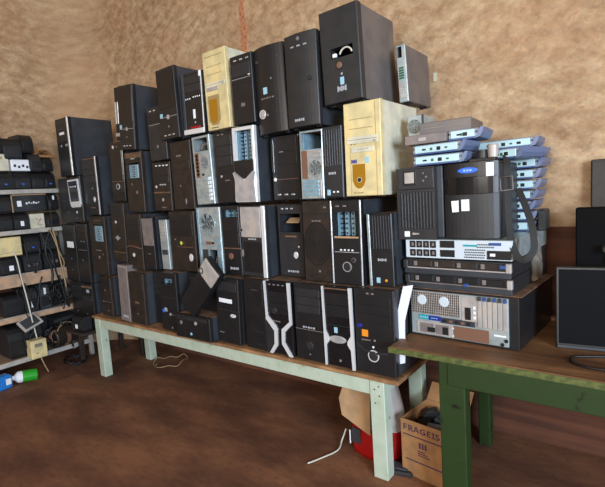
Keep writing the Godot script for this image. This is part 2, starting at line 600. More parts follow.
		"hole":
			var r := Rect2((f[1] - 0.5) * w, f[2] * h, (f[3] - f[1]) * w, (f[4] - f[2]) * h)
			var content: String = f[5]
			if content == "cage":
				drive_cage(root, r, zf, 0.12)
			elif content == "drive":
				var mb := MB.new()
				mb.span(Vector3(r.position.x + 0.004, r.position.y + 0.004, zf - 0.16), Vector3(r.end.x - r.size.x * 0.22, r.end.y - 0.012, zf - 0.012), 0.002)
				var d := put("bare_drive", mb, M.drive_blue, root)
				var tb := MB.new()
				for i in 5:
					tb.box(Vector3(r.position.x + r.size.x * 0.42, r.position.y + r.size.y * (0.15 + 0.15 * i), zf - 0.012), Vector3(r.size.x * 0.2, 0.008, 0.003))
				put("drive_label", tb, M.side, d)
				var eb := MB.new()
				eb.span(Vector3(r.end.x - r.size.x * 0.18, r.position.y, zf - 0.14), Vector3(r.end.x - r.size.x * 0.06, r.end.y - 0.02, zf - 0.02))
				put("cage_plate", eb, M.pale_gray, root)
			elif content == "psu":
				var mb := MB.new(true)
				var pts := []
				for i in 9:
					var a := PI * i / 8.0
					pts.append(Vector3(r.get_center().x - cos(a) * r.size.x * 0.36, r.position.y + r.size.y * (0.2 + 0.4 * sin(a)), zf - 0.05))
				mb.tube(pts, 0.011)
				put("loose_cable", mb, M.gray, root)
				var bk := MB.new()
				bk.span(Vector3(r.position.x, r.position.y, zf - 0.13), Vector3(r.end.x, r.end.y, zf - 0.125))
				put("inner_wall", bk, M.cavity, root)
			elif content == "wall":
				var bk := MB.new()
				bk.span(Vector3(r.position.x + 0.001, r.position.y, zf - 0.3), Vector3(r.position.x + 0.004, r.end.y, zf - 0.02))
				bk.span(Vector3(r.position.x, r.position.y, zf - 0.16), Vector3(r.end.x, r.position.y + 0.004, zf - 0.02))
				put("inner_wall", bk, M.drive_blue, root)
			elif content == "flap":
				var bk := MB.new()
				bk.xf = Transform3D(Basis(Vector3.RIGHT, 0.5), Vector3(r.get_center().x + 0.01, r.position.y + r.size.y * 0.62, zf - 0.03))
				bk.box(Vector3.ZERO, Vector3(r.size.x * 0.62, 0.006, 0.05), 0.001)
				put("loose_flap", bk, M.card_light, root)
			elif content == "wire":
				var mb := MB.new(true)
				var pts := []
				for i in 9:
					var a := PI * (0.05 + 0.9 * i / 8.0)
					pts.append(Vector3(r.position.x + r.size.x * (0.68 - cos(a) * 0.27), r.position.y + r.size.y * (0.15 + 0.65 * sin(a)), zf - 0.002))
				mb.tube(pts, 0.0045)
				put("white_cable", mb, M.cable_white, root)
				var cb := MB.new()
				cb.box(Vector3(r.position.x + r.size.x * 0.14, r.position.y + r.size.y * 0.35, zf - 0.01), Vector3(0.022, 0.018, 0.012), 0.002)
				put("white_plug", cb, M.label_white, root)

# d: cx, y, w, h, lean, z of the front; the case is a sheet metal shell behind a moulded front
func tower(called: String, d: Array, label: String, front: Material, feats: Array, opt := {}) -> Node3D:
	var w: float = d[2]
	var h: float = d[3]
	var deep: float = opt.get("deep", 0.40)
	var side: Material = opt.get("side", M.side)
	var bulge: float = opt.get("bulge", 0.0)
	var foot := 0.008
	var root := thing(called, label, "computer", Vector3(d[0], d[1], d[5] - deep / 2), Vector3(0, opt.get("yaw", 0.0), -d[4]), opt.get("group", "old computer towers piled on the table"))
	var body := h - foot
	var holes := []
	for f in feats:
		if f[0] == "hole":
			holes.append(Rect2((f[1] - 0.5) * w, f[2] * body, (f[3] - f[1]) * w, (f[4] - f[2]) * body))
	var zf := deep / 2
	var bt: float = opt.get("bezel", 0.028)
	var zb := zf - bt + 0.001
	var t := 0.004
	var inset := 0.002
	# case
	var sh := MB.new()
	var x := w / 2 - inset
	sh.span(Vector3(-x, foot, -zf), Vector3(-x + t, h - inset, zb), 0.0015)
	sh.span(Vector3(x - t, foot, -zf), Vector3(x, h - inset, zb), 0.0015)
	sh.span(Vector3(-x, foot, -zf), Vector3(x, foot + t, zb))
	sh.span(Vector3(-x, foot, -zf), Vector3(x, h - inset, -zf + t))
	put("case_body", sh, side, root)
	var tp := MB.new()
	tp.span(Vector3(-x + 0.001, h - inset - t, -zf), Vector3(x - 0.001, h - inset + 0.001, zb), 0.0015)
	put("top_panel", tp, opt.get("top", M.dusty), root)
	for sx in [-1, 1]:
		for sz in [-1, 1]:
			var ft := MB.new()
			ft.box(Vector3(sx * (w / 2 - minf(0.025, w * 0.25)), foot / 2, sz * (deep / 2 - 0.05)), Vector3(minf(0.026, w * 0.3), foot + 0.002, 0.026), 0.002)
			put("rubber_foot", ft, M.dark, root)
	var bz := bezel_mesh(w, body, bt, holes, bulge, opt.get("chamfer", 0.004))
	var bo := put(opt.get("front_name", "front_bezel"), bz, front, root)
	bo.position = Vector3(0, foot, zf)
	var shift := Node3D.new()
	for f in feats:
		var before := root.get_child_count()
		feature(root, f, w, body, zf, bulge)
		for i in range(before, root.get_child_count()):
			(root.get_child(i) as Node3D).position.y += foot
	shift.free()
	return root

func build_towers() -> void:
	var K: Material = M.black
	var W: Material = M.label_white
	var S: Material = M.silver
	var G: Material = M.gray
	var B: Material = M.brown_black
	var C: Material = M.charcoal
	# --- left end of the pile, on the low stand
	tower("computer_tower", [-4.20, 0.382, 0.225, 0.408, 0.0, -1.95], "dark tower at the pile's far left foot, below the white-stickered one", K, [["bays", 0.62, 0.92, 2, C], ["led", 0.4, 0.3, 0.006, G]])
	tower("computer_tower", [-3.975, 0.382, 0.198, 0.405, 0.0, -1.93], "dark tower beside the table's far left corner with a tan line and pale mark", K, [["pan", 0.06, 0.90, 0.94, 0.945, M.dusty, 0.002, "trim_strip"], ["mark", 0.6, 0.83, 0.05, 0.03, W], ["drive", 0.62, 0.72, C], ["led", 0.35, 0.3, 0.006, G]])
	tower("computer_tower", [-4.195, 0.793, 0.232, 0.525, 1.6, -1.93], "tall dark tower at the far left with a white paper sticker on its front", K, [["bays", 0.70, 0.95, 2, C], ["badge", 0.56, 0.66, 0.12, 0.065, W, "paper_sticker"], ["pan", 0.1, 0.74, 0.9, 0.75, G, 0.002, "trim_strip"], ["led", 0.55, 0.4, 0.006, G], ["led", 0.5, 0.2, 0.005, G]])
	tower("computer_tower", [-3.968, 0.79, 0.192, 0.535, 2.2, -1.93], "dark tower right of the white-stickered one, with a two-slot drive and small dots", K, [["bays", 0.74, 0.96, 2, B], ["ports", 0.3, 0.8, 0.70, 2, G], ["led", 0.45, 0.38, 0.007, G], ["pan", 0.1, 0.55, 0.9, 0.56, G, 0.002, "trim_strip"]])
	tower("computer_tower", [-4.172, 1.325, 0.212, 0.405, 1.0, -1.93], "plain dark tower beneath the tall silver-edged one at the left end", K, [["bays", 0.66, 0.92, 2, C], ["pan", 0.2, 0.5, 0.5, 0.51, M.copper, 0.002, "trim_strip"], ["led", 0.7, 0.25, 0.006, G]])
	tower("computer_tower", [-3.942, 1.332, 0.225, 0.395, 0.0, -1.91], "tower with a silver phone-shaped frame around its black drive door", K, [["poly", M.bright_silver, 0.008, "silver_frame", [[0.1, 0.95], [0.9, 0.95], [0.97, 0.40], [0.88, 0.33], [0.24, 0.33], [0.15, 0.40]]], ["poly", M.gloss, 0.011, "drive_door", [[0.17, 0.91], [0.83, 0.91], [0.88, 0.46], [0.24, 0.46]]], ["pan", 0.24, 0.77, 0.76, 0.81, M.silver, 0.013, "tray_handle"], ["mark", 0.56, 0.53, 0.06, 0.01, W], ["btn", 0.56, 0.22, 0.013, M.bright_silver], ["led", 0.5, 0.09, 0.006, G]])
	tower("computer_tower", [-4.073, 1.738, 0.235, 0.508, 0.3, -1.93], "tall slim black tower with a bright silver corner strip and bare blue-grey side", K, [["pan", 0.90, 0.0, 1.0, 1.0, M.bright_silver, 0.004, "silver_strip"], ["badge", 0.45, 0.74, 0.085, 0.022, W], ["led", 0.32, 0.53, 0.011, S], ["badge", 0.72, 0.53, 0.04, 0.02, S], ["bays", 0.58, 0.70, 1, C], ["bays", 0.78, 0.97, 2, C]], {"top": M.side})
	tower("computer_tower", [-3.592, 0.538, 0.166, 0.338, 1.0, -1.90], "small brown-black tower on the table's far left end, left of the grey slab", B, [["bays", 0.70, 0.94, 2, K], ["led", 0.45, 0.66, 0.008, G], ["pan", 0.1, 0.36, 0.9, 0.37, G, 0.002, "trim_strip"], ["led", 0.2, 0.36, 0.006, G], ["led", 0.6, 0.14, 0.006, G]])
	tower("computer_tower", [-3.685, 0.878, 0.252, 0.503, 2.0, -1.93], "dark tower whose open bay shows a pale blue drive, near the white sticker", B, [["hole", 0.24, 0.56, 0.86, 0.86, "drive"], ["ports", 0.3, 0.8, 0.93, 3, M.copper], ["mark", 0.5, 0.42, 0.08, 0.01, G], ["btn", 0.5, 0.30, 0.014, M.copper, G], ["led", 0.75, 0.36, 0.008, M.copper]])
	tower("computer_tower", [-3.698, 1.386, 0.234, 0.485, 1.0, -1.93], "black tower with a silver right edge and white oval button before a bare side panel", K, [["pan", 0.93, 0.0, 1.0, 1.0, S, 0.003, "silver_strip"], ["pan", 0.1, 0.965, 0.9, 0.98, M.copper, 0.002, "trim_strip"], ["bays", 0.56, 0.92, 3, C], ["led", 0.62, 0.46, 0.010, G], ["oval", 0.70, 0.27, 0.013, 0.022, M.bright_silver], ["pan", 0.4, 0.12, 0.72, 0.135, M.copper, 0.002, "trim_strip"]])
	# --- bottom row on the table, left to right
	var y0 := 0.537
	tower("computer_tower", [-3.279, y0, 0.13, 0.458, 2.6, -1.875], "plain grey slab-like case at the left of the bottom row", M.gray, [["mark", 0.55, 0.09, 0.07, 0.022, W], ["pan", 0.08, 0.965, 0.92, 0.98, M.pale_gray, 0.002, "trim_strip"]], {"side": M.gray, "top": M.gray})
	tower("computer_tower", [-3.10, y0, 0.20, 0.405, 2.4, -1.875], "worn brown-black tower right of the grey slab on the table", B, [["bays", 0.70, 0.95, 2, B], ["led", 0.62, 0.86, 0.008, G], ["mark", 0.5, 0.42, 0.05, 0.02, M.copper], ["led", 0.5, 0.2, 0.006, G]])
	tower("computer_tower", [-2.90, y0, 0.185, 0.42, 2.0, -1.96], "set-back plain dark tower between the brown-black one and the blue-badged one", K, [["bays", 0.55, 0.95, 4, C], ["led", 0.5, 0.25, 0.006, G]])
	tower("computer_tower", [-2.692, y0, 0.196, 0.428, 1.4, -1.872], "bottom-row tower with a shallow pale open bay near its top and a blue badge", K, [["hole", 0.14, 0.795, 0.80, 0.90, "cage"], ["pan", 0.1, 0.57, 0.9, 0.58, C, 0.002, "trim_strip"], ["badge", 0.16, 0.335, 0.026, 0.024, M.blue], ["mark", 0.30, 0.36, 0.03, 0.03, W], ["led", 0.55, 0.29, 0.011, S], ["pan", 0.60, 0.284, 0.95, 0.292, G, 0.002, "trim_strip"], ["led", 0.6, 0.06, 0.008, G]])
	tower("computer_tower", [-2.377, y0, 0.352, 0.165, 0.0, -1.815], "dark case lying flat on the table under the tilted loose front panel", K, [["btn", 0.19, 0.66, 0.013, G], ["btn", 0.62, 0.72, 0.014, S], ["led", 0.46, 0.22, 0.010, M.sky_label], ["bays", 0.78, 0.95, 1, C]])
	tower("computer_tower", [-2.380, 0.704, 0.345, 0.260, 0.0, -1.95], "dark upright case hidden behind the tilted loose front panel", K, [["bays", 0.5, 0.9, 2, C], ["led", 0.2, 0.25, 0.006, G]])
	tower("computer_tower", [-2.094, y0, 0.198, 0.425, 2.4, -1.875], "bottom-row tower with a wide white nameplate above a waist line and oval silver button", K, [["bays", 0.80, 0.95, 1, C], ["badge", 0.42, 0.655, 0.115, 0.026, W, "nameplate"], ["pan", 0.03, 0.505, 0.97, 0.52, C, 0.006, "waist_trim"], ["oval", 0.74, 0.44, 0.024, 0.012, M.bright_silver], ["mark", 0.18, 0.15, 0.04, 0.008, G]])
	tower("computer_tower", [-1.857, y0, 0.168, 0.432, 1.4, -1.875], "featureless matt black tower left of the one with curved silver bands", K, [["bays", 0.62, 0.97, 3, K], ["mark", 0.55, 0.86, 0.05, 0.008, G], ["pan", 0.45, 0.25, 0.85, 0.262, C, 0.003, "vent_slot"], ["pan", 0.45, 0.07, 0.85, 0.082, C, 0.003, "vent_slot"]])
	tower("computer_tower", [-1.664, y0, 0.192, 0.432, 0.8, -1.872], "black tower whose two silver bands curve in to a wishbone at the foot", M.gloss, [["bays", 0.56, 0.86, 2, K], ["ports", 0.12, 0.8, 0.955, 4, G], ["led", 0.08, 0.74, 0.006, M.blue], ["btn", 0.36, 0.60, 0.02, C, C], ["mark", 0.4, 0.455, 0.06, 0.008, G], ["poly", M.bright_silver, 0.010, "silver_band", [[0.0, 1.0], [0.05, 1.0], [0.09, 0.52], [0.38, 0.40], [0.44, 0.34], [0.42, 0.12], [0.22, 0.0], [0.10, 0.0], [0.31, 0.14], [0.33, 0.32], [0.02, 0.47]]], ["poly", M.bright_silver, 0.010, "silver_band", [[0.90, 1.0], [1.0, 1.0], [1.0, 0.44], [0.72, 0.32], [0.70, 0.18], [0.98, 0.0], [0.86, 0.0], [0.60, 0.16], [0.62, 0.36], [0.93, 0.48]]], ["poly", M.charcoal, 0.006, "lower_panel", [[0.02, 0.42], [0.30, 0.31], [0.28, 0.15], [0.06, 0.0], [0.0, 0.0], [0.0, 0.42]]]])
	tower("computer_tower", [-1.455, y0, 0.188, 0.432, 0.9, -1.875], "black tower between the wishbone tower and the silver-waisted tower, with a line of marks", K, [["bays", 0.62, 0.94, 3, C], ["mark", 0.5, 0.435, 0.085, 0.010, W], ["pan", 0.02, 0.40, 0.98, 0.408, G, 0.002, "waist_trim"], ["btn", 0.52, 0.20, 0.026, C, C], ["led", 0.5, 0.08, 0.005, G]])
	tower("computer_tower", [-1.257, y0, 0.180, 0.432, 0.1, -1.872], "black tower framed in silver that narrows at a silver oval handle", M.gloss, [["bays", 0.62, 0.92, 2, K], ["badge", 0.40, 0.46, 0.020, 0.030, M.sky_label, "blue_sticker"], ["pan", 0.06, 0.515, 0.9, 0.522, C, 0.003, "waist_trim"], ["poly", M.bright_silver, 0.010, "silver_band", [[0.0, 1.0], [0.045, 1.0], [0.06, 0.44], [0.16, 0.36], [0.16, 0.31], [0.06, 0.26], [0.05, 0.0], [0.0, 0.0]]], ["poly", M.bright_silver, 0.010, "silver_band", [[0.90, 1.0], [1.0, 1.0], [1.0, 0.0], [0.92, 0.0], [0.90, 0.24], [0.80, 0.30], [0.80, 0.34], [0.92, 0.42]]], ["oval", 0.45, 0.345, 0.052, 0.020, M.silver], ["led", 0.5, 0.08, 0.008, G], ["pan", 0.05, 0.965, 0.9, 0.98, M.dusty, 0.003, "trim_strip"]])
	tower("computer_tower", [-1.054, y0, 0.216, 0.434, 0.4, -1.875], "black tower with an orange square sticker and round silver button, right end of bottom row", K, [["bays", 0.60, 0.92, 3, K], ["ports", 0.3, 0.55, 0.945, 2, G], ["oval", 0.13, 0.56, 0.014, 0.010, M.deep_blue], ["badge", 0.26, 0.475, 0.034, 0.034, M.orange, "orange_sticker"], ["mark", 0.28, 0.395, 0.05, 0.008, G], ["led", 0.5, 0.40, 0.006, G], ["led", 0.46, 0.32, 0.006, W], ["btn", 0.46, 0.215, 0.030, C, M.bright_silver], ["poly", M.charcoal, 0.004, "curved_trim", [[0.02, 0.36], [0.2, 0.29], [0.5, 0.26], [0.8, 0.28], [0.98, 0.35], [0.98, 0.33], [0.8, 0.255], [0.5, 0.235], [0.2, 0.265], [0.02, 0.335]]]])
	# --- second row up
	tower("computer_tower", [-3.356, 1.0, 0.192, 0.478, 3.0, -1.93], "second-row tower at its left end with a silver four-pointed mark below a white dot", B, [["pan", 0.06, 0.76, 0.94, 0.77, C, 0.003, "trim_strip"], ["bays", 0.80, 0.95, 1, K], ["led", 0.36, 0.68, 0.012, M.bright_silver], ["led", 0.42, 0.41, 0.019, S], ["badge", 0.42, 0.41, 0.07, 0.010, S], ["pan", 0.04, 0.16, 0.96, 0.172, M.copper, 0.003, "trim_strip"]])
	tower("computer_tower", [-3.140, 0.948, 0.200, 0.437, 2.0, -1.93], "brown-black tower with a thin waist handle and one round white button beside the grey-topped case", B, [["bays", 0.56, 0.94, 3, K], ["poly", M.copper, 0.012, "waist_handle", [[0.05, 0.415], [0.3, 0.44], [0.7, 0.425], [0.95, 0.40], [0.95, 0.385], [0.7, 0.41], [0.3, 0.425], [0.05, 0.40]]], ["btn", 0.42, 0.265, 0.018, M.bright_silver, G]])
	tower("computer_tower", [-2.949, 0.960, 0.138, 0.396, 0.8, -1.93], "narrow tower with a pinkish-grey upper half and black lower half", K, [["poly", M.gray, 0.004, "grey_panel", [[0.02, 0.98], [0.98, 0.98], [0.98, 0.46], [0.1, 0.46]]], ["led", 0.08, 0.93, 0.009, M.sky_label], ["mark", 0.5, 0.3, 0.04, 0.006, G]])
	tower("computer_tower", [-2.752, 0.968, 0.092, 0.366, -0.3, -1.93], "slim bare-metal case, a bright upright silver sliver in the second row", M.steel, [["pan", 0.15, 0.55, 0.85, 0.56, G, 0.003, "seam"], ["pan", 0.15, 0.30, 0.85, 0.40, M.side, 0.002, "dark_patch"], ["slots", 0.2, 0.62, 0.8, 0.95, 5, M.pale_gray]], {"side": M.steel, "front_name": "rear_plate", "bezel": 0.006})
	tower("computer_tower", [-2.545, 0.968, 0.27, 0.420, 1.0, -1.93], "wide brown-black tower with a green-yellow light and a silver oval button", B, [["bays", 0.58, 0.94, 3, K], ["led", 0.44, 0.47, 0.013, M.led], ["led", 0.54, 0.475, 0.006, M.red], ["pan", 0.3, 0.40, 0.9, 0.41, M.copper, 0.003, "trim_strip"], ["oval", 0.80, 0.235, 0.020, 0.026, M.bright_silver], ["led", 0.2, 0.53, 0.006, G]])
	tower("computer_tower", [-2.266, 0.968, 0.228, 0.438, 0.7, -1.93], "tower turned backwards showing a large round fan grille over bare steel, second row", M.steel, [["hole", 0.46, 0.06, 0.80, 0.36, "psu"], ["fan", 0.48, 0.75, 0.072, M.steel], ["badge", 0.46, 0.46, 0.05, 0.02, M.copper], ["badge", 0.64, 0.46, 0.025, 0.014, M.dark], ["slots", 0.84, 0.08, 0.97, 0.55, 5, M.drive_blue], ["pan", 0.04, 0.02, 0.12, 0.98, M.drive_blue, 0.004, "edge_flange"], ["pan", 0.18, 0.06, 0.42, 0.36, M.side, 0.002, "dark_side_plate"]], {"side": M.steel, "front_name": "rear_plate", "bezel": 0.006})  # a darker plate sits low on the left of the steel rear
	tower("computer_tower", [-2.058, 0.968, 0.154, 0.434, 0.5, -1.93], "black tower with a shallow metal-filled slot at its very top and a copper oval button", K, [["hole", 0.06, 0.845, 0.94, 0.955, "cage"], ["bays", 0.44, 0.82, 2, K], ["pan", 0.02, 0.385, 0.98, 0.40, M.dusty, 0.006, "waist_trim"], ["oval", 0.42, 0.275, 0.020, 0.020, M.copper], ["mark", 0.55, 0.095, 0.075, 0.016, W]])
	tower("computer_tower", [-1.874, 0.966, 0.205, 0.434, 1.6, -1.93], "tower with a pale grey upper door, dark lower panel and white right edge", C, [["pan", 0.03, 0.56, 0.82, 0.985, M.pale_gray, 0.006, "upper_door"], ["pan", 0.85, 0.0, 1.0, 1.0, M.bright_silver, 0.008, "white_edge"], ["btn", 0.05, 0.66, 0.014, C, S], ["mark", 0.45, 0.535, 0.065, 0.010, W], ["bays", 0.06, 0.5, 1, M.black], ["oval", 0.04, 0.33, 0.010, 0.024, G]])
	tower("computer_tower", [-1.636, 0.970, 0.180, 0.425, 1.0, -1.99], "tower with an empty drive opening holding a loose tan flap, and a pear-shaped silver button", C, [["hole", 0.1, 0.62, 0.92, 0.875, "flap"], ["ports", 0.12, 0.7, 0.945, 3, S], ["pan", 0.3, 0.55, 0.75, 0.575, M.copper, 0.003, "floppy_slot"], ["pan", 0.08, 0.51, 0.92, 0.60, C, 0.002, "floppy_cover"], ["oval", 0.70, 0.305, 0.016, 0.020, M.bright_silver], ["led", 0.82, 0.42, 0.007, S], ["mark", 0.55, 0.075, 0.085, 0.012, W]])
	tower("computer_tower", [-1.405, 0.968, 0.183, 0.440, 1.0, -1.93], "black tower with a large oval perforated grille on its front", B, [["mesh", 0.5, 0.47, 0.082, 0.118], ["pan", 0.02, 0.845, 0.98, 0.852, C, 0.003, "trim_strip"], ["ports", 0.72, 0.9, 0.92, 1, G], ["mark", 0.5, 0.755, 0.06, 0.009, G], ["led", 0.55, 0.13, 0.007, G]])
	tower("computer_tower", [-1.215, 0.966, 0.180, 0.437, 0.9, -1.92], "silver-edged tower with deep open drive cage and big round button, below the cream tower", K, [["hole", 0.12, 0.575, 0.90, 0.865, "cage"], ["pan", 0.0, 0.0, 0.045, 1.0, S, 0.004, "silver_strip"], ["pan", 0.955, 0.0, 1.0, 1.0, S, 0.004, "silver_strip"], ["ports", 0.12, 0.6, 0.935, 2, G], ["pan", 0.1, 0.555, 0.9, 0.578, M.card_light, 0.004, "ledge"], ["ports", 0.25, 0.75, 0.415, 4, W], ["pan", 0.1, 0.385, 0.9, 0.395, S, 0.004, "waist_trim"], ["btn", 0.5, 0.215, 0.026, C, S], ["btn", 0.72, 0.30, 0.012, C, G]])
	tower("computer_tower", [-1.026, 0.968, 0.131, 0.362, -0.3, -1.93], "short ribbed tower with a silver left edge at the right end of the second row", K, [["pan", 0.0, 0.0, 0.10, 1.0, M.steel, 0.004, "silver_strip"], ["ribs", 0.18, 0.52, 0.95, 0.97, 7, C], ["mark", 0.55, 0.37, 0.048, 0.013, W], ["badge", 0.36, 0.085, 0.020, 0.026, M.sky_label, "blue_sticker"], ["led", 0.68, 0.085, 0.007, M.orange]])
	# --- third row up
	tower("computer_tower", [-3.279, 1.483, 0.178, 0.458, 3.2, -1.93], "tower with a glossy blue-black door and a power symbol, at the third row's left", M.gloss, [["pan", 0.06, 0.36, 0.94, 0.86, M.gloss, 0.004, "glossy_door"], ["pan", 0.02, 0.335, 0.98, 0.345, M.copper, 0.003, "trim_strip"], ["btn", 0.5, 0.25, 0.022, M.gloss, M.bright_silver], ["badge", 0.5, 0.27, 0.006, 0.026, W], ["led", 0.3, 0.92, 0.013, M.bright_silver], ["led", 0.6, 0.92, 0.006, G]])
	tower("computer_tower", [-3.055, 1.390, 0.216, 0.454, 2.0, -1.93], "brown-fronted tower with a tall open bay exposing a light blue drive, third row", B, [["hole", 0.14, 0.56, 0.84, 0.82, "drive"], ["pan", 0.04, 0.90, 0.96, 0.985, M.dusty, 0.004, "tan_strip"], ["mark", 0.5, 0.89, 0.05, 0.010, W], ["led", 0.35, 0.47, 0.010, M.copper], ["btn", 0.62, 0.33, 0.013, M.copper, G], ["bays", 0.55, 0.555, 1, C]])
	tower("computer_tower", [-2.722, 1.390, 0.202, 0.347, 2.4, -1.93], "short tower with a row of pale marks and a tan ledge beside a dark gap", B, [["ports", 0.15, 0.95, 0.93, 4, W], ["bays", 0.58, 0.86, 2, K], ["led", 0.18, 0.50, 0.010, M.bright_silver], ["mark", 0.56, 0.54, 0.075, 0.010, W], ["pan", 0.06, 0.36, 0.94, 0.395, M.dusty, 0.010, "tan_ledge"], ["led", 0.52, 0.23, 0.012, S], ["mark", 0.55, 0.07, 0.05, 0.008, G]])
	tower("computer_tower", [-2.485, 1.392, 0.214, 0.462, 0.4, -1.93], "plain brown-black tower with one small mark, left of the backwards silver one", B, [["mark", 0.42, 0.79, 0.055, 0.012, G], ["oval", 0.62, 0.12, 0.006, 0.020, G], ["led", 0.4, 0.35, 0.006, G], ["bays", 0.58, 0.70, 1, B]])
	tower("computer_tower", [-2.263, 1.418, 0.170, 0.442, -0.8, -1.93], "backwards tower with an empty power-supply opening and white slot covers, third row", M.steel, [["hole", 0.10, 0.775, 0.88, 0.965, "psu"], ["pan", 0.12, 0.40, 0.34, 0.76, M.copper, 0.003, "connector_plate"], ["slots", 0.16, 0.42, 0.3, 0.74, 6, M.side], ["fan", 0.66, 0.61, 0.040, M.pale_gray], ["badge", 0.50, 0.435, 0.022, 0.014, M.dark], ["slots", 0.12, 0.04, 0.76, 0.40, 6, M.steel], ["slots", 0.80, 0.05, 0.92, 0.40, 6, M.label_white]], {"side": M.steel, "front_name": "rear_plate", "bezel": 0.006})
	tower("computer_tower", [-2.066, 1.418, 0.164, 0.438, 0.6, -1.93], "plain black tower between the backwards silver one and the silver V-fronted one", K, [["bays", 0.52, 0.95, 3, C], ["ports", 0.15, 0.6, 0.965, 2, G], ["pan", 0.04, 0.43, 0.96, 0.44, C, 0.004, "trim_strip"], ["led", 0.3, 0.38, 0.008, S], ["mark", 0.6, 0.32, 0.04, 0.008, G]])
	tower("computer_tower", [-1.894, 1.416, 0.175, 0.446, 1.5, -1.92], "silver tower with a V-shaped lower front and an open drive cage above", M.bright_silver, [["hole", 0.10, 0.55, 0.90, 0.955, "cage"], ["poly", M.black, 0.006, "drive_cover", [[0.06, 0.56], [0.94, 0.56], [0.94, 0.42], [0.56, 0.315], [0.44, 0.315], [0.06, 0.42]]], ["badge", 0.30, 0.53, 0.022, 0.026, M.sky_label], ["ports", 0.3, 0.9, 0.43, 3, G], ["poly", M.silver, 0.012, "lower_cover", [[0.0, 0.40], [0.08, 0.405], [0.44, 0.30], [0.56, 0.30], [0.92, 0.405], [1.0, 0.40], [0.94, 0.30], [0.97, 0.02], [0.06, 0.02], [0.09, 0.30]]], ["led", 0.5, 0.365, 0.011, M.bright_silver], ["led", 0.48, 0.24, 0.006, C], ["led", 0.48, 0.17, 0.006, C]], {"side": M.side})
	tower("computer_tower", [-1.645, 1.412, 0.200, 0.372, 1.4, -2.00], "set-back black tower with a pale left glint and copper waist line, beside the V-fronted one", K, [["pan", 0.0, 0.44, 0.09, 0.95, M.gloss, 0.004, "glossy_edge"], ["mark", 0.36, 0.74, 0.032, 0.020, W], ["led", 0.10, 0.33, 0.012, M.bright_silver], ["pan", 0.2, 0.325, 0.95, 0.335, M.copper, 0.003, "trim_strip"], ["ports", 0.1, 0.85, 0.09, 3, S], ["bays", 0.55, 0.96, 2, M.black]])
	tower("computer_tower", [-1.411, 1.412, 0.148, 0.364, 1.5, -1.93], "backwards open case with a pale blue inside, round fan and copper connector strip", M.steel, [["hole", 0.06, 0.72, 0.97, 0.97, "wall"], ["pan", 0.08, 0.30, 0.34, 0.71, M.copper, 0.003, "connector_plate"], ["fan", 0.68, 0.45, 0.044, M.pale_gray], ["slots", 0.42, 0.60, 0.92, 0.71, 2, M.pale_gray], ["slots", 0.10, 0.04, 0.80, 0.28, 4, M.drive_blue], ["pan", 0.84, 0.04, 0.92, 0.28, M.pale_gray, 0.004, "edge_flange"]], {"side": M.steel, "front_name": "rear_plate", "bezel": 0.006})
	tower("computer_tower", [-1.272, 1.412, 0.116, 0.364, 0.9, -1.925], "slim ribbed black tower with a white mark, against the large cream tower", C, [["ribs", 0.06, 0.45, 0.94, 0.96, 7, M.black], ["mark", 0.45, 0.345, 0.045, 0.013, W], ["badge", 0.24, 0.075, 0.020, 0.028, M.sky_label, "blue_sticker"], ["ports", 0.4, 0.8, 0.08, 2, W]])
	tower("computer_tower", [-1.102, 1.412, 0.202, 0.455, 1.0, -1.93], "large cream tower with a gold shield, in the third row below the wired black tower", M.cream, [["pan", 0.16, 0.822, 0.78, 0.828, M.cream_line, 0.002, "bay_seam"], ["pan", 0.16, 0.722, 0.78, 0.728, M.cream_line, 0.002, "bay_seam"], ["drive", 0.565, 0.64, M.cream_pale], ["ports", 0.16, 0.34, 0.565, 2, M.dark], ["pan", 0.2, 0.47, 0.80, 0.53, M.cream_pale, 0.004, "floppy_drive"], ["pan", 0.36, 0.498, 0.68, 0.505, M.cream_line, 0.005, "floppy_slot"], ["mark", 0.26, 0.375, 0.032, 0.020, M.deep_blue], ["badge", 0.62, 0.385, 0.020, 0.030, M.sky_label, "blue_sticker"], ["poly", M.gold, 0.003, "gold_shield", [[0.22, 0.345], [0.56, 0.345], [0.56, 0.17], [0.52, 0.12], [0.46, 0.09], [0.39, 0.08], [0.32, 0.09], [0.26, 0.12], [0.22, 0.17]]], ["badge", 0.30, 0.30, 0.024, 0.028, M.brown_black], ["btn", 0.40, 0.175, 0.013, M.brown_black, M.bright_silver], ["mark", 0.36, 0.035, 0.055, 0.008, M.cream_line], ["pan", 0.16, 0.0, 0.172, 0.62, M.cream_line, 0.001, "front_seam"], ["pan", 0.86, 0.0, 0.875, 0.98, M.cream_line, 0.001, "front_seam"]], {"side": M.cream_pale, "top": M.cream_pale, "deep": 0.42})
	# --- top of the pile, left to right
	tower("computer_tower", [-3.200, 1.947, 0.115, 0.394, 4.6, -1.95], "narrow tower with an upright pale handle, half hidden by its neighbour at top left", K, [["pan", 0.14, 0.30, 0.26, 0.72, M.pale_gray, 0.012, "upright_handle"], ["pan", 0.34, 0.30, 0.44, 0.72, M.silver, 0.006, "upright_trim"], ["led", 0.62, 0.66, 0.008, S], ["led", 0.62, 0.45, 0.009, M.sky_label], ["pan", 0.0, 0.06, 1.0, 0.13, M.silver, 0.006, "silver_foot"]], {"top": M.side})
	tower("computer_tower", [-3.040, 1.850, 0.195, 0.465, 4.6, -1.90], "black tower with blue badge and pale belt line at the far left of the top", K, [["pan", 0.06, 0.44, 0.94, 0.95, M.gloss, 0.003, "upper_door"], ["badge", 0.12, 0.365, 0.026, 0.028, M.sky_label], ["led", 0.50, 0.325, 0.014, S], ["pan", 0.06, 0.322, 0.95, 0.330, S, 0.003, "belt_line"], ["pan", 0.94, 0.0, 1.0, 1.0, M.side, 0.003, "edge_strip"], ["led", 0.48, 0.2, 0.006, G], ["ports", 0.16, 0.75, 0.065, 3, S]], {"top": M.side})
